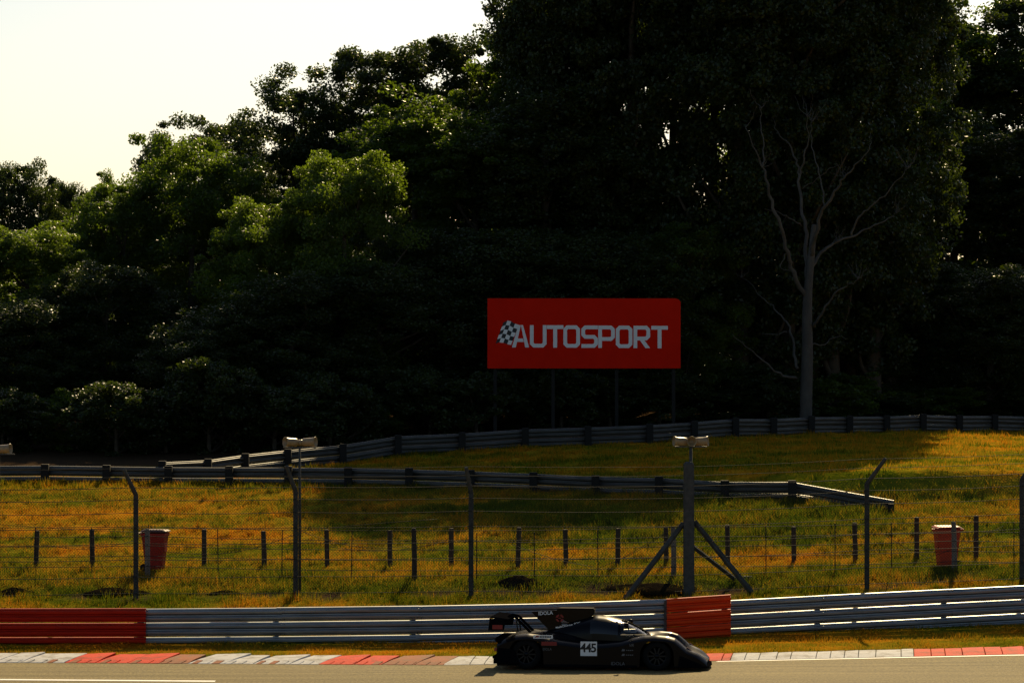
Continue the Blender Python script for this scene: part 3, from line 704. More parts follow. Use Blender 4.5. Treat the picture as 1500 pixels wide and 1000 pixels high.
hx, hw = zip(*[(-2.0, .86), (-1.7, .92), (-1.0, .93), (-.6, .90), (.2, .89), (.8, .92), (1.2, .93), (1.7, .93), (2.0, .90), (2.25, .84), (2.42, .74)])
def top_z(x, y):
    w = np.interp(x, hx, hw); a = abs(y) / w; t = min(1, max(0, (abs(y) - .32) / .26)); t = t * t * (3 - 2 * t)
    z = np.interp(x, zx, zc) * (1 - t) + np.interp(x, fx, fz) * t
    if a > .74: z -= .10 * ((a - .74) / .26) ** 2.2
    return float(z)
xs_c = np.unique(np.concatenate([np.linspace(-2.0, 2.42, 62), 1.375 + .37 * np.cos(np.linspace(0, math.pi, 19)), -1.375 + .38 * np.cos(np.linspace(0, math.pi, 19))]))
m = MB(); NY = 26; vt = []
for x in xs_c:
    w = float(np.interp(x, hx, hw))
    for j in range(NY + 1):
        a = -1 + 2 * j / NY; y = w * math.sin(a * math.pi / 2); vt.append((x, y, top_z(x, y)))
m.add(vt, [(i * (NY + 1) + j, i * (NY + 1) + j + 1, (i + 1) * (NY + 1) + j + 1, (i + 1) * (NY + 1) + j) for i in range(len(xs_c) - 1) for j in range(NY)], True)
NS = 6
for sd_ in (-1, 1):
    vt = []
    for x in xs_c:
        w = float(np.interp(x, hx, hw)); zt_ = top_z(x, w); zb_ = .07
        for ax2, rr in ((1.375, .36), (-1.375, .37)):
            if abs(x - ax2) < rr: zb_ = max(zb_, .305 + math.sqrt(max(0, rr * rr - (x - ax2) ** 2)) * 1.0 - 0.0)
        zb_ = min(zb_, zt_ - .015)
        for k in range(NS + 1):
            t = k / NS; vt.append((x, sd_ * (w - .0 - .02 * math.sin(t * math.pi) * 0), zb_ + (zt_ - zb_) * t))
    m.add(vt, [(i * (NS + 1) + k, i * (NS + 1) + k + 1, (i + 1) * (NS + 1) + k + 1, (i + 1) * (NS + 1) + k) for i in range(len(xs_c) - 1) for k in range(NS)], True)
m.build('body', car_black, car)
# inner tub, floor and arch liners keep the openings dark
m = MB(); m.box((.0, 0, .32), (1.9, 1.5, .44)); m.box((-.1, 0, .29), (3.7, 1.1, .36)); m.box((0.15, 0, .085), (4.0, 1.5, .03)); m.box((-1.8, 0, .36), (.34, 1.62, .42)); m.box((1.95, 0, .22), (.3, 1.4, .2)); m.build('chassis', car_matte, car)
m = MB(); m.prism([(1.7, -.97), (2.3, -.95), (2.46, -.78), (2.50, 0), (2.46, .78), (2.3, .95), (1.7, .97)], 'z', .075, .10); m.build('splitter', car_matte, car, .006)
for s in (-1, 1):
    m = MB(); m.prism([(1.82, .08), (2.3, .08), (2.34, .14), (1.86, .32)], 'y', s * .955 - .008, s * .955 + .008); m.build('dive_plane', car_matte, car)
    m = MB(); m.box((-.02, s * .93, .085), (1.95, .09, .05)); m.build('side_skirt', car_matte, car, .01)
# greenhouse
gx, gt = zip(*[(-1.3, .735), (-1.1, .755), (-.87, .80), (-.55, .93), (-.18, 1.04), (.04, 1.10), (.3, 1.075), (.5, 1.03), (.68, .985), (.85, .91), (1.0, .83), (1.12, .755), (1.18, .70)])
gwx, gw = zip(*[(-1.3, .16), (-.9, .28), (-.4, .42), (0, .52), (.4, .57), (.7, .58), (1.0, .54), (1.18, .46)])
NX, NA = 46, 24; secs = []
for i in range(NX + 1):
    x = -1.3 + 2.48 * i / NX; zt_ = float(np.interp(x, gx, gt)); w = float(np.interp(x, gwx, gw)); zb_ = .60; row = []
    for k in range(NA + 1):
        a = math.pi * k / NA; ca, sa = math.cos(a), math.sin(a)
        row.append((x, w * math.copysign(abs(ca) ** .72, ca), zb_ + (zt_ - zb_) * abs(sa) ** .62))
    secs.append(row)
cn, ws, sw1, sw2 = MB(), MB(), MB(), MB()
vt = [q for r in secs for q in r]; fc, fw, f1, f2 = [], [], [], []
for i in range(NX):
    for k in range(NA):
        q = (i * (NA + 1) + k, i * (NA + 1) + k + 1, (i + 1) * (NA + 1) + k + 1, (i + 1) * (NA + 1) + k)
        x = -1.3 + 2.48 * (i + .5) / NX; z = sum(vt[t][2] for t in q) / 4; y = sum(vt[t][1] for t in q) / 4
        if x > .60 and z > .71 and x < 1.15: fw.append(q)
        elif -.05 < x < .54 and .74 < z < .985 and abs(y) > .28: (f1 if y < 0 else f2).append(q)
        else: fc.append(q)
for mb_, f_, nm, mt in ((cn, fc, 'cockpit_roof', car_black), (ws, fw, 'windscreen', wind_glass), (sw1, f1, 'side_window', glass_m), (sw2, f2, 'side_window', glass_m)):
    mb_.add(vt, f_, True); ob = mb_.build(nm, mt, car)
    bm = bmesh.new(); bm.from_mesh(ob.data); bmesh.ops.delete(bm, geom=[v for v in bm.verts if not v.link_faces], context='VERTS'); bm.to_mesh(ob.data); bm.free()
# air box and shark fin
m = MB(); m.prism([(-.80, 1.05), (-.80, 1.235), (-.74, 1.25), (-.02, 1.25), (.0, 1.24), (-.005, 1.12), (-.1, 1.04), (-.5, .93)], 'y', -.17, .17); ab = m.build('air_box', car_black, car, .02)
m = MB(); m.box((0, 0, 0), (.012, .26, .09)); m.build('intake', rubber, ab).location = (.002, 0, 1.185)
m = MB(); m.prism([(KX(295), KZ(150)), (KX(455), KZ(140)), (-.75, 1.2), (-.70, .86), (-.87, .74), (-1.0, .74), (KX(392), KZ(248))], 'y', -.018, .018); m.build('shark_fin', car_black, car, .005)
# rear wing
m = MB(); m.prism([(-2.14, 1.075), (-2.0, 1.045), (-1.85, 1.03), (-1.76, 1.045), (-1.85, 1.06), (-2.0, 1.08), (-2.14, 1.095)], 'y', -.88, .88); wg = m.build('rear_wing', car_matte, car)
for s in (-1, 1):
    m = MB(); m.prism([(KX(68), KZ(248)), (KX(160), KZ(246)), (KX(168), KZ(205)), (KX(150), KZ(180)), (KX(75), KZ(178))], 'y', s * .89 - .009, s * .89 + .009); ep = m.build('endplate', car_matte, car, .003)
    m = MB(); m.prism([(KX(92), KZ(240)), (KX(152), KZ(240)), (KX(152), KZ(215)), (KX(92), KZ(215))], 'y', s * .9015 - .0015, s * .9015 + .0015); m.build('marking', dec_red, ep)
    m = MB(); m.tube([(KX(160), s * .28, KZ(186)), (KX(175), s * .28, KZ(172)), (KX(212), s * .28, KZ(180)), (KX(300), s * .28, KZ(268))], [.022, .026, .028, .03], 4, False); m.build('wing_strut', car_matte, car)
    m = MB(); m.tube([(KX(215), s * .28, KZ(195)), (KX(225), s * .28, KZ(265))], .016, 5, False); m.build('wing_stay', rim_m, car)
# tail: gearbox fairing, diffuser, rear pods, lamps
m = MB(); m.box((-1.9, 0, .60), (.3, 1.5, .12)); m.build('tail_fairing', car_matte, car, .03)
m = MB(); m.prism([(-2.0, .10), (-1.5, .10), (-1.62, .42), (-1.98, .44)], 'y', -.93, .93); m.build('rear_pod', car_matte, car, .02)
m = MB(); m.prism([(-2.1, .22), (-1.6, .08), (-1.6, .11), (-2.1, .26)], 'y', -.8, .8); df = m.build('diffuser', car_matte, car)
for yy in (-.6, -.2, .2, .6):
    m = MB(); m.prism([(-2.1, .09), (-1.65, .09), (-1.65, .12), (-2.1, .25)], 'y', yy - .006, yy + .006); m.build('strake', car_matte, df)
for s in (-1, 1):
    m = MB(); m.box((-2.02, s * .78, .40), (.08, .16, .07)); m.build('tail_light', tail_m, car, .01)
    # headlight and mirror
    m = MB(); m.box((0, 0, 0), (.16, .12, .012)); hl = m.build('headlight', screen_m, car, .004); hl.location = (2.06, s * .66, top_z(2.06, .66) + .002); hl.rotation_euler = (0, R(38), 0)
    m = MB(); m.lathe([(.0005, -.05), (.04, -.045), (.055, 0), (.05, .05), (.0005, .055)], 10, 'x'); mi = m.build('mirror', car_black, car); mi.location = (.72, s * .68, .93)
    m = MB(); m.tube([(.72, s * .66, .92), (.76, s * .52, .84)], .012, 5); m.build('mirror_stalk', car_matte, car)
# wheels
def wheel(x, s, r, w):
    root = empty('wheel'); root.parent = car; root.location = (x, s * (.90 - w / 2), r)
    m = MB(); m.lathe([(r * .64, -w / 2 + .01), (r * .80, -w / 2), (r * .96, -w / 2 + .02), (r, -w / 2 + .05), (r, w / 2 - .05), (r * .96, w / 2 - .02), (r * .80, w / 2), (r * .64, w / 2 - .01)], 40, 'y'); m.build('tyre', rubber, root)
    m = MB(); m.lathe([(r * .65, -w / 2 + .02), (r * .60, -w / 2 + .02), (r * .57, 0), (r * .60, w / 2 - .02), (r * .65, w / 2 - .02)], 32, 'y')
    yo = s * (w / 2 - .035)
    for k in range(10):
        a = 2 * math.pi * k / 10; m.box((math.cos(a) * r * .34, yo, math.sin(a) * r * .34), (r * .54, .02, .032), Matrix.Rotation(-a, 3, 'Y'))
    m.lathe([(.0005, yo + s * .02), (.05, yo + s * .015), (.055, yo - s * .02)], 12, 'y'); m.build('rim', rim_m, root)
    m = MB(); m.lathe([(.0005, s * (w / 2 - .10)), (r * .5, s * (w / 2 - .10)), (r * .5, s * (w / 2 - .12))], 24, 'y'); m.build('brake_disc', car_matte, root)
for s in (-1, 1): wheel(1.375, s, .305, .27); wheel(-1.375, s, .315, .31)
# markings on the near (right) flank and their mirror on the other
def side_M(x, z, y=-.0): return Matrix.Translation((x, y, z)) @ Matrix.Rotation(R(90), 4, 'X')
def flank(x): return -float(np.interp(x, hx, hw)) - .004
def plate(xa, xb, za, zb2, mt, name, y=None, parent=car, th=.003):
    y = flank((xa + xb) / 2) if y is None else y
    m = MB(); m.prism([(xa, za), (xb, za), (xb, zb2), (xa, zb2)], 'y', y - th, y); return m.build(name, mt, parent)
nxp = KX(607), KX(703)
npl = plate(nxp[0], nxp[1], KZ(388), KZ(305), dec_white, 'number_plate', -.912)
text_mesh('445', .255, 'lettering', dec_black, npl, side_M((nxp[0] + nxp[1]) / 2 - .005, KZ(365), -.9175), bold=.006, spacing=.86, align='CENTER')
stk = plate(KX(333), KX(447), KZ(290), KZ(270), dec_white, 'sticker', flank(-1.05) - .004); stk.rotation_euler = (0, 0, 0)
text_mesh('HENNESSY', .07, 'lettering', dec_black, stk, side_M(KX(362), KZ(286), flank(-1.05) - .0095), bold=.003, spacing=.9) if False else None
m = MB(); m.prism([(KX(340), KZ(285)), (KX(366), KZ(283)), (KX(366), KZ(275)), (KX(352), KZ(274))], 'y', flank(-1.05) - .010, flank(-1.05) - .0075); m.build('logo', dec_red, stk)
for k in range(7): plate(KX(370 + k * 10), KX(377 + k * 10), KZ(285), KZ(275), dec_black, 'logo', flank(-1.05) - .0075, stk, .002)
plate(KX(380), KX(470), KZ(330), KZ(308), dec_red, 'red_marking', -.938, car, .002)
text_mesh('DOLA', .07, 'lettering', dec_grey, car, side_M(KX(388), KZ(358), -.938), spacing=1.0)
text_mesh('IDOLA', .10, 'lettering', dec_grey, car, side_M(KX(785), KZ(438), -.985), spacing=1.0)
text_mesh('IDOLA', .105, 'lettering', dec_white, car, side_M(KX(338), KZ(170), -.024) @ Matrix.Rotation(R(4), 4, 'Z'), bold=.002, spacing=1.0)
m = MB()
for a0 in range(0, 360, 90):
    pts = [(KX(468) + .09 * math.cos(R(a0 + a)), KZ(184) + .085 * math.sin(R(a0 + a))) for a in (12, 45, 78)]
    ins = [(KX(468) + .05 * math.cos(R(a0 + a)), KZ(184) + .048 * math.sin(R(a0 + a))) for a in (78, 45, 12)]
    m.prism(pts + ins, 'y', -.176, -.172)
m.prism([(KX(468) - .03, KZ(184) - .012), (KX(468) + .03, KZ(184) - .012), (KX(468) + .03, KZ(184) + .012), (KX(468) - .03, KZ(184) + .012)], 'y', -.176, -.172)
m.build('red_emblem', dec_red, car)
text_mesh('MediaCoGroup  POBS', .058, 'lettering', dec_white, car, Matrix.Translation((KX(448), -.30, KZ(243))) @ Matrix.Rotation(R(12), 4, 'Y').inverted() @ Matrix.Rotation(R(82), 4, 'X'), bold=.001)
text_mesh('VR', .09, 'lettering', dec_grey, car, side_M(KX(888), KZ(332), -.930), shear=.2, spacing=.9)
for yy in (352, 379):
    m = MB(); m.prism([(KX(845), KZ(yy + 6)), (KX(862), KZ(yy + 6)), (KX(866), KZ(yy - 4)), (KX(852), KZ(yy - 7))], 'y', -.932, -.929); m.build('logo', dec_grey, car)
    for k in range(4): plate(KX(872 + 11 * k), KX(880 + 11 * k), KZ(yy + 3), KZ(yy - 2), dec_grey, 'logo', -.929, car, .002)

# ------------------------------------------------------------------ dead tree
def spl(pts, k=4):
    P = [Vector(p) for p in pts]; out = []
    for i in range(len(P) - 1):
        p0 = P[max(i - 1, 0)]; p1 = P[i]; p2 = P[i + 1]; p3 = P[min(i + 2, len(P) - 1)]
        for j in range(k):
            t = j / k; out.append(.5 * ((2 * p1) + (p2 - p0) * t + (2 * p0 - 5 * p1 + 4 * p2 - p3) * t * t + (3 * p1 - p0 - 3 * p2 + p3) * t ** 3))
    out.append(P[-1]); return out
dY = 113.5; dx0 = PX(1180, dY); dz0 = gz(dx0, dY)
dt = empty('dead_tree', (dx0, dY, dz0)); tag(dt, 'bare dead tree with pale grey branches standing at the edge of the wood', 'tree')
def dpt(px_, py_, dy):   # (x,y) in the enlarged view of the dead tree
    u = 1030 + px_ * 350 / 745; v = 150 + py_ * 470 / 1000; Y = dY + dy; return (PX(u, Y) - dx0, dy, PZ(v, Y) - dz0)
def limb(pts, r0, r1, name='branch', par=None):
    r0 *= .62; r1 *= .5
    P = spl([dpt(*p) for p in pts], 4); m = MB(); n = len(P)
    for i in range(1, n - 1): P[i] = P[i] + Vector((random.uniform(-.06, .06), random.uniform(-.08, .08), random.uniform(-.05, .05)))
    m.tube(P, [r0 + (r1 - r0) * (i / (n - 1)) for i in range(n)], 8, True); return m.build(name, bark_pale, par or dt)
P0 = [Vector((0, 0, -.4))] + [Vector(dpt(x, y, 0)) for x, y in ((322, 880), (325, 780), (324, 680), (326, 600), (330, 550), (338, 470), (344, 400), (346, 380))]
m = MB(); m.tube(spl(P0, 3), [.26 - .17 * (i / (len(spl(P0, 3)) - 1)) ** 1.2 for i in range(len(spl(P0, 3)))], 10, True); m.build('trunk', bark_pale, dt)
limb([(322, 610, 0), (280, 530, -.5), (262, 470, -.9), (240, 385, -1.4), (212, 310, -1.6), (198, 240, -1.8), (183, 200, -2.0), (165, 150, -2.4), (132, 80, -2.6)], .16, .03)
limb([(185, 205, -2.0), (190, 150, -1.8), (182, 70, -1.5), (178, 10, -1.4)], .06, .02)
limb([(328, 560, 0), (322, 480, .4), (318, 390, .7), (305, 310, 1.0), (298, 230, 1.2), (290, 180, 1.3), (265, 130, 1.5), (230, 95, 1.8), (218, 50, 2.0)], .15, .025)
limb([(300, 230, 1.2), (312, 180, 1.0), (326, 120, .8), (325, 45, .6)], .075, .02)
limb([(336, 480, 0), (352, 410, -.6), (375, 330, -1.2), (410, 280, -1.7), (440, 235, -2.2), (475, 195, -2.6), (520, 145, -3.0)], .15, .025)
limb([(378, 320, -1.2), (365, 240, -.9), (345, 170, -.7), (335, 110, -.5), (340, 60, -.4)], .06, .018)
limb([(335, 520, 0), (370, 470, .6), (410, 438, 1.0), (460, 418, 1.6), (520, 390, 2.0), (575, 362, 2.4), (600, 345, 2.6)], .13, .02)
limb([(462, 416, 1.6), (485, 360, 1.3), (520, 325, 1.0), (565, 290, .8), (605, 240, .6), (640, 205, .5)], .08, .018)
limb([(290, 860, 0), (250, 850, -.5), (200, 815, -1.1), (150, 775, -1.6), (92, 722, -2.2)], .10, .02)
limb([(295, 830, 0), (282, 770, .4), (270, 700, .8), (235, 655, 1.2), (190, 610, 1.6), (120, 545, 2.0)], .11, .02)
limb([(262, 715, .8), (220, 722, .9), (180, 722, 1.0)], .05, .02)
limb([(345, 700, 0), (370, 660, -.6), (400, 610, -1.1), (445, 575, -1.6), (482, 552, -2.0)], .11, .02)
limb([(342, 752, 0), (375, 752, .3), (420, 730, .6), (450, 735, .8)], .05, .015)
limb([(305, 385, .7), (270, 360, .2), (225, 340, -.2), (190, 332, -.5)], .05, .015)
limb([(310, 270, 1.0), (350, 240, .6), (395, 210, .2), (425, 195, 0)], .04, .015)
limb([(262, 470, -.9), (240, 510, -1.1), (270, 525, -1.1)], .04, .02)
for _ in range(70):
    a = random.choice([(132, 80, -2.6), (182, 20, -1.4), (218, 50, 2.0), (325, 45, .6), (520, 145, -3), (340, 60, -.4), (600, 345, 2.6), (640, 205, .5), (440, 235, -2.2), (183, 200, -2), (410, 438, 1), (120, 545, 2), (482, 552, -2), (298, 230, 1.2)])
    dx_, dy_ = random.uniform(-45, 45), random.uniform(-75, -10)
    limb([a, (a[0] + dx_ * .5, a[1] + dy_ * .4, a[2] + .2), (a[0] + dx_, a[1] + dy_, a[2] + random.uniform(-.6, .6))], .026, .010, 'twig')

# ------------------------------------------------------------------ trees and bushes
def leaf_cloud(cent, rad, per, L, Wd, seed, up=.25):
    r = np.random.default_rng(seed); n = len(cent); N = n * per
    c = np.repeat(cent, per, 0); rr = np.repeat(rad, per)
    d = r.normal(size=(N, 3)); d /= np.linalg.norm(d, axis=1, keepdims=True)
    k = r.uniform(0, 1, N) ** .45
    p = c + d * (rr * k)[:, None] * np.array([1.1, 1.1, .8])
    a = r.normal(size=(N, 3)); a[:, 2] -= .3; a /= np.linalg.norm(a, axis=1, keepdims=True)
    nn = d * .5 + r.normal(size=(N, 3)) * .6 + np.array([0, 0, up]); b = np.cross(nn, a); b /= np.linalg.norm(b, axis=1, keepdims=True) + 1e-9
    s = r.uniform(.6, 1.35, N)[:, None]
    q = np.stack([p - a * L * .5 * s, p + b * Wd * .5 * s + a * L * .05 * s, p + a * L * .5 * s, p - b * Wd * .5 * s + a * L * .05 * s], 1)
    return q.reshape(-1, 3), np.arange(N * 4).reshape(N, 4)
def crown_mesh(name, mt, Rr, z0, z1, nclump, per, L, Wd, seed, shape='round', open_=0.0):
    r = np.random.default_rng(seed); cent = []; rad = []
    zc_ = (z0 + z1) / 2; hh = (z1 - z0) / 2
    nl_ = max(9, int(nclump / 13)); lobes = []
    for a_ in range(nl_):
        t = r.uniform(-.95, .9) if a_ > nl_ // 4 else r.uniform(.35, .92); th = r.uniform(0, 6.283)
        env = max(.0, 1 - abs(t) ** (2.4 if t > 0 else 1.8)) ** .5; k = r.uniform(.3, .85)
        if open_ and r.uniform() < open_ * .35 and t < .5: continue
        lobes.append((np.array([math.cos(th) * k * Rr * env, math.sin(th) * k * Rr * env, zc_ + t * hh * .9]), Rr * r.uniform(.26, .52)))
    wts = np.array([l[1] ** 2 for l in lobes]); wts /= wts.sum()
    for _ in range(int(nclump * (.32 if not open_ else .12))):
        t = r.uniform(-1, .95); th = r.uniform(0, 6.283); k = r.uniform(.15, .95) ** .5; env = max(.0, 1 - abs(t) ** (2.6 if t > 0 else 2.2)) ** .5
        cent.append((math.cos(th) * k * Rr * .92 * env, math.sin(th) * k * Rr * .92 * env, zc_ + t * hh * .95)); rad.append(Rr * r.uniform(.12, .22))
    while len(cent) < nclump:
        c0, lr = lobes[r.choice(len(lobes), p=wts)]; d = r.normal(size=3); d[2] += .35; d /= np.linalg.norm(d)
        k = r.uniform(.45, 1.0) if r.uniform() > .07 else r.uniform(1.0, 1.25)
        p_ = c0 + d * lr * k * np.array([1, 1, .85]); p_[2] = min(p_[2], z1)
        cent.append(tuple(p_)); rad.append(Rr * r.uniform(.07, .19) * (.6 if k > 1 else 1))
    v, q = leaf_cloud(np.array(cent), np.array(rad), per, L, Wd, seed + 1)
    return np_mesh(name, v, q, mt), cent
def trunk_mesh(name, cent, H, r0, seed, nl=14):
    r = random.Random(seed); m = MB()
    tip = H * .86; P = [Vector((0, 0, -.8)), Vector((r.uniform(-.1, .1), 0, H * .2)), Vector((r.uniform(-.3, .3), r.uniform(-.3, .3), H * .5)), Vector((r.uniform(-.5, .5), r.uniform(-.5, .5), tip))]
    S_ = spl(P, 4); n = len(S_); m.tube(S_, [r0 * (1.15 - 1.05 * i / (n - 1)) + .02 for i in range(n)], 8)
    for c in r.sample(cent, min(nl, len(cent))):
        c = Vector(c); zb_ = max(H * .15, min(c.z - (c.xy.length) * r.uniform(.6, 1.1), tip * .9)); t = min(1, zb_ / tip); a = S_[min(n - 1, int(1 + t * (n - 2)))]
        mid_ = a.lerp(c, .5) + Vector((r.uniform(-.4, .4), r.uniform(-.4, .4), -.25)); q = spl([a, mid_, c], 3)
        m.tube(q, [r0 * .42 * (1 - .8 * i / (len(q) - 1)) for i in range(len(q))], 5)
    return m.mesh(name, bark)
VAR = {}
def variant(key, mt, Rr, z0, z1, ncl, per, L, Wd, seed, H, r0, open_=0.0, nl=14):
    c, cent = crown_mesh('crown', mt, Rr, z0, z1, ncl, per, L, Wd, seed, 'round', open_)
    VAR[key] = (c, trunk_mesh('trunk', cent, H, r0, seed, nl), H, Rr)
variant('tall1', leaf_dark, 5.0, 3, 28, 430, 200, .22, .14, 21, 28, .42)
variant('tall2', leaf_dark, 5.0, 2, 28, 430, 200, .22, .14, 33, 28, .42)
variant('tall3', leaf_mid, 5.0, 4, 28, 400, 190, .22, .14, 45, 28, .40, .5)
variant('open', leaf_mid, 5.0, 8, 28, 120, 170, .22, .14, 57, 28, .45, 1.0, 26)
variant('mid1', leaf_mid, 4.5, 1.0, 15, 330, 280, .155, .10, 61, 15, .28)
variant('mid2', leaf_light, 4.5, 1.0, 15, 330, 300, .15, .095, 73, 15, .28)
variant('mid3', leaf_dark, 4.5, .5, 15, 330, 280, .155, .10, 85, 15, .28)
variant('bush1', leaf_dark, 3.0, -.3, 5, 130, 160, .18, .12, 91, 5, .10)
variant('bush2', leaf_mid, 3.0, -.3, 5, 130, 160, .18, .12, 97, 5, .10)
def where(u):
    for lim, ph in ((20, 'past the small round-topped tree'), (140, 'between the round-topped tree and the dark red bin'), (330, 'up the slope from the dark red bin'), (500, 'up the slope from the two-horn mast'),
                    (710, 'between the two-horn mast and the billboard'), (860, 'behind the billboard near its chequered flag'), (1000, 'behind the billboard near its last letters'), (1120, 'between the billboard and the dead tree'),
                    (1260, 'close behind the dead tree'), (1400, 'between the dead tree and the orange-red bin'), (9999, 'past the orange-red bin')):
        if u < lim: return ph
def tree(key, u, vtop, hw_px, Y, label, group=None, name=None, cat='tree'):
    if label in (LG1, LG2, LG3): label = {LG1: 'distant dark tree ' if Y > 178 else 'tall dark tree ', LG2: 'low back-row tree ' if Y > 178 else 'dark understorey tree ', LG3: 'dark bush '}[label] + where(u)
    if cat == 'tree': Y = 109 + (Y - 140) * .62
    c, t, H, Rr = VAR[key]; x = PX(u, Y); z = gz(x, Y); h = PZ(vtop, Y) - z
    root = empty(name or ('bush' if key.startswith('bush') else 'broadleaf_tree'), (x, Y, z), random.uniform(0, 6.28)); sx = hw_px / F * Y / Rr * 1.36
    root.scale = (sx, sx * random.uniform(.9, 1.1), h / H); tag(root, label, cat, group)
    link('crown', c, root); link('trunk', t, root)
    return root
G1, LG1 = 'tall trees of the wood', 'tall dark broadleaf tree in the wood, its crown merging with its neighbours'
G2, LG2 = 'understorey trees at the edge of the wood', 'dark leafy understorey tree low in the shade of the wood'
G3, LG3 = 'bushes at the foot of the wood', 'dark green bush at the foot of the wood behind the back barrier'
# left skyline
tree('mid3', 18, 232, 62, 172, 'small round-topped tree standing at the low end of the skyline')
tree('mid3', -110, 245, 90, 172, LG1, G1)
tree('mid3', 105, 262, 46, 178, LG1, G1)
tree('open', 150, 246, 34, 176, 'thin spindly tree with sky through its twigs between two fuller trees')
tree('mid3', 196, 262, 40, 172, LG1, G1)
tree('tall2', 272, 155, 68, 168, 'dark tree with a ragged knob of a top on the falling skyline')
tree('tall1', 345, 165, 50, 175, LG1, G1)
tree('tall2', 440, 78, 80, 168, 'tall dark dome-headed tree pricked with sky on the shoulder of the skyline')
tree('tall1', 545, 58, 80, 170, LG1, G1)
tree('tall1', 640, 42, 80, 170, LG1, G1)
tree('tall2', 715, 36, 70, 172, LG1, G1)
tree('tall3', 600, 110, 90, 160, LG1, G1)
# left front, catching the sun along the tops
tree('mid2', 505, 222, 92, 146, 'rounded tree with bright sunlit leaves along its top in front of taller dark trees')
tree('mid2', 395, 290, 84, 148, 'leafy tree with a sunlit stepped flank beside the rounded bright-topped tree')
tree('mid1', 285, 205, 95, 158, 'yellow-green bushy tree below the ragged dark knob of the skyline')
tree('mid1', 180, 275, 85, 158, LG2, G2)
tree('mid2', 40, 330, 95, 150, 'low bright-edged tree under the small round-topped tree')
tree('mid1', -90, 340, 95, 150, LG2, G2)
tree('mid3', 150, 385, 90, 146, LG2, G2); tree('mid3', 20, 440, 90, 142, LG2, G2); tree('mid3', -110, 460, 90, 142, LG2, G2)
tree('mid3', 290, 462, 80, 138, 'low bushy tree bulging from the wood above the fork of the back barriers')
tree('mid3', 420, 400, 110, 142, LG2, G2); tree('mid3', 560, 380, 110, 144, LG2, G2); tree('mid3', 660, 330, 100, 150, LG2, G2)
# centre
tree('tall3', 790, -55, 85, 166, 'tall loose tree with open twigs at the end of the dark skyline')
tree('tall1', 870, -110, 95, 172, LG1, G1)
tree('open', 1005, -60, 85, 176, 'tall open-crowned tree with dark forked limbs against the white sky')
tree('tall3', 700, 150, 100, 156, LG1, G1); tree('tall1', 800, 120, 100, 156, LG1, G1); tree('tall2', 910, 150, 100, 158, LG1, G1)
tree('open', 1150, -100, 95, 176, LG1, G1)
tree('mid1', 1010, 330, 80, 152, 'leafy tree beside the billboard with bright leaf tips')
tree('mid3', 760, 330, 110, 148, LG2, G2); tree('mid3', 880, 340, 110, 148, LG2, G2)
tree('open', 1080, 190, 90, 180, LG1, G1)
for k, u, v, Y, w in (('tall2', 800, -150, 160, 80), ('tall1', 860, -245, 160, 88), ('tall2', 925, -280, 158, 92), ('tall1', 1045, -275, 160, 86), ('tall2', 1120, -215, 158, 85), ('tall1', 1185, -215, 162, 85), ('tall2', 1245, -230, 164, 85), ('tall1', 1305, -235, 166, 85), ('open', 985, -240, 166, 90), ('tall1', 1085, -195, 155, 105), ('tall2', 1155, -185, 155, 105), ('tall1', 1220, -185, 158, 105), ('tall2', 1280, -185, 160, 100)): tree(k, u, v, w, Y, LG1, G1)
for i, u in enumerate(range(-220, 1780, 70)): tree('mid3', u, 425 + random.uniform(-25, 30), 75, 180 + random.uniform(0, 10), LG2, G2)
# right, farther back
tree('open', 1330, -90, 105, 205, LG1, G1); tree('tall3', 1430, -10, 110, 200, 'broad sunlit-topped tree at the end of the wood past the dead tree'); tree('tall1', 1530, -30, 110, 200, LG1, G1); tree('tall2', 1640, -40, 120, 200, LG1, G1)
tree('open', 1260, 60, 100, 190, LG1, G1); tree('tall2', 1400, 150, 100, 185, LG1, G1); tree('tall1', 1500, 180, 100, 182, LG1, G1); tree('tall2', 1600, 200, 100, 182, LG1, G1)
for u, v, Y in ((1110, 420, 158), (1260, 400, 165), (1350, 380, 168), (1450, 390, 165), (1550, 400, 165), (1190, 430, 170)): tree('mid3', u, v, 85, Y, LG2, G2)
# second and third rows that close the wood
for u in range(-200, 1750, 95):
    sk = np.interp(u, [-200, 0, 200, 270, 380, 450, 730, 900, 1000, 1300, 1800], [330, 330, 340, 290, 260, 200, 180, 200, 400, 400, 230]); tree('tall1' if u % 2 else 'tall2', u, float(sk) + random.uniform(-15, 25), 85, 205 + random.uniform(0, 12), LG1, G1)
for i, u in enumerate(range(-200, 1760, 74)):
    Yb = float(np.interp(u, [-200, 0, 232, 395, 760, 957, 1168, 1336, 1500, 1800], [103, 103, 103, 104, 108.5, 110, 116, 121, 126, 132])) + random.uniform(0, 3)
    tree(random.choice(['bush1', 'bush1', 'bush2']), u + random.uniform(-20, 20), float(np.interp(u, [-200, 0, 130, 300, 600, 1000, 1800], [600, 590, 600, 560, 560, 560, 560])) + random.uniform(-30, 30), 62, Yb, LG3, G3, None, 'bush')

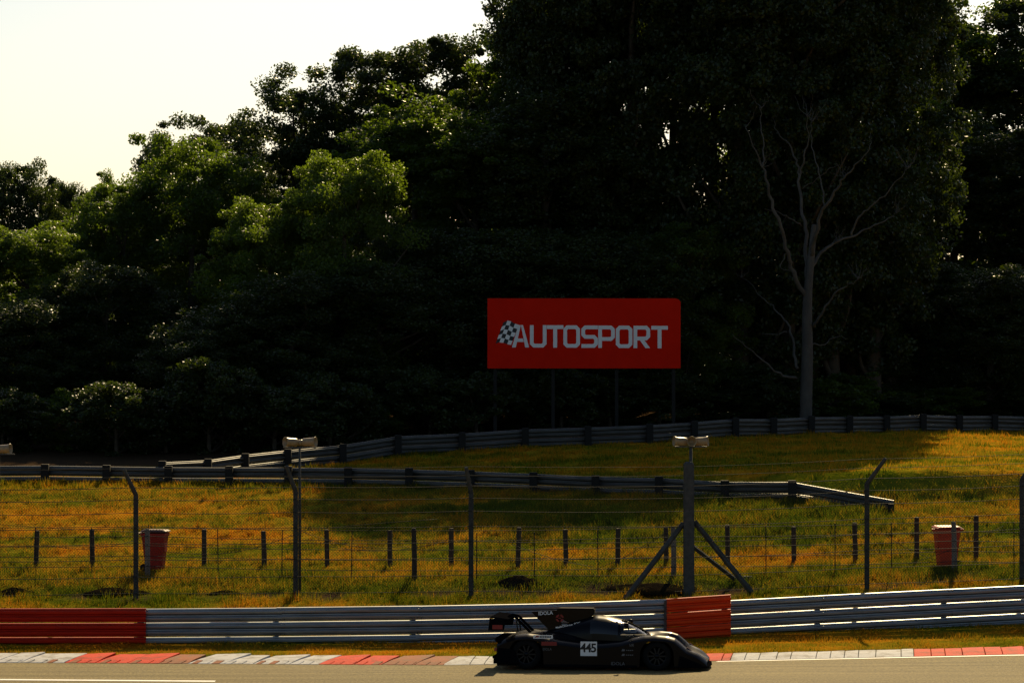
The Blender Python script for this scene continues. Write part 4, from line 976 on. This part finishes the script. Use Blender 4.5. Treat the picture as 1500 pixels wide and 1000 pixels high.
# ------------------------------------------------------------------ grass blades
def blades(N, ysel, hfun, seed, w=.022):
    r = np.random.default_rng(seed); X, Y = ysel(r, N); z = ground_z(X, Y)
    h = hfun(X, Y) * r.uniform(.5, 1.3, len(X)); a = r.uniform(0, 6.283, len(X)); b = r.uniform(0, 6.283, len(X)); ln = r.uniform(0, .75, len(X)) * h
    dx, dy = np.cos(a) * w * .5, np.sin(a) * w * .5
    ww = (Y / 75.0); dx = dx * ww; dy = dy * ww
    p0 = np.stack([X - dx, Y - dy, z - .02], 1); p1 = np.stack([X + dx, Y + dy, z - .02], 1); p2 = np.stack([X + np.cos(b) * ln, Y + np.sin(b) * ln, z + h], 1)
    V = np.stack([p0, p1, p2], 1).reshape(-1, 3); d = np.clip(dryness(X, Y) + r.normal(0, .17, len(X)), 0, 1)
    return V, np.repeat(d, 3)
def sel(lo, hi, off0, off1, um=220):
    def f(r, N):
        u = r.uniform(-um, 1500 + um, N); t = r.uniform(0, 1, N); X = (u - 750) / F * 80
        for _ in range(3):
            ya = stat(lo, X)[0] + off0; yb = stat(hi, X)[0] + off1; Y = ya + (yb - ya) * t; X = (u - 750) / F * Y
        return X, Y
    return f
def hv(X, Y): return .06 + .03 * np.clip(wav(X, Y, 1.2, 12), -1, 2)
def hfield(X, Y):
    yf = stat(FN, X)[0]; ym = stat(MM, X)[0]; u = X / Y * F + 750
    return .085 + .07 * np.clip(wav(X, Y, 1.6, 13) + .6 * wav(X, Y, .6, 14), -.8, 2) + .08 * np.exp(-((Y - yf - 2.0) / 1.8) ** 2) + .12 * np.exp(-((u - 1020) / 330) ** 2 - ((Y - ym - 1.5) / 2.6) ** 2) + .05 * np.exp(-((Y - stat(LB, X)[0] + .6) / .8) ** 2)
Vs, Ds = [], []
for args in ((75000, sel(K2, BB, .04, .35), hv, 101, .016), (370000, sel(BB, LB, .4, .5), hfield, 102, .02), (150000, sel(LB, UB, .5, 1.5), hfield, 103, .024)):
    v, d = blades(*args); Vs.append(v); Ds.append(d)
rw = np.random.default_rng(77); tc_ = sel(BB, LB, .6, .2)(rw, 900)
def weed_sel(r, N):
    k = r.integers(0, len(tc_[0]), N); return tc_[0][k] + r.normal(0, .07, N), tc_[1][k] + r.normal(0, .10, N)
v, d = blades(26000, weed_sel, lambda X, Y: np.full(len(X), .20), 104, .02); Vs.append(v); Ds.append(np.clip(d - .15, 0, 1))
V = np.concatenate(Vs); D = np.concatenate(Ds); sz_ = soil_and_shade(V[1::3, 0], V[1::3, 1])
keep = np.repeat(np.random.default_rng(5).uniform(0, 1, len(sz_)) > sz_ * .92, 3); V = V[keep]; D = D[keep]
gr = link('grass', np_mesh('grass', V, np.arange(len(V)).reshape(-1, 3), grass_blade, {'dry': D})); tag(gr, 'short dry and green grass covering the verge and bank', 'grass', kind='stuff')
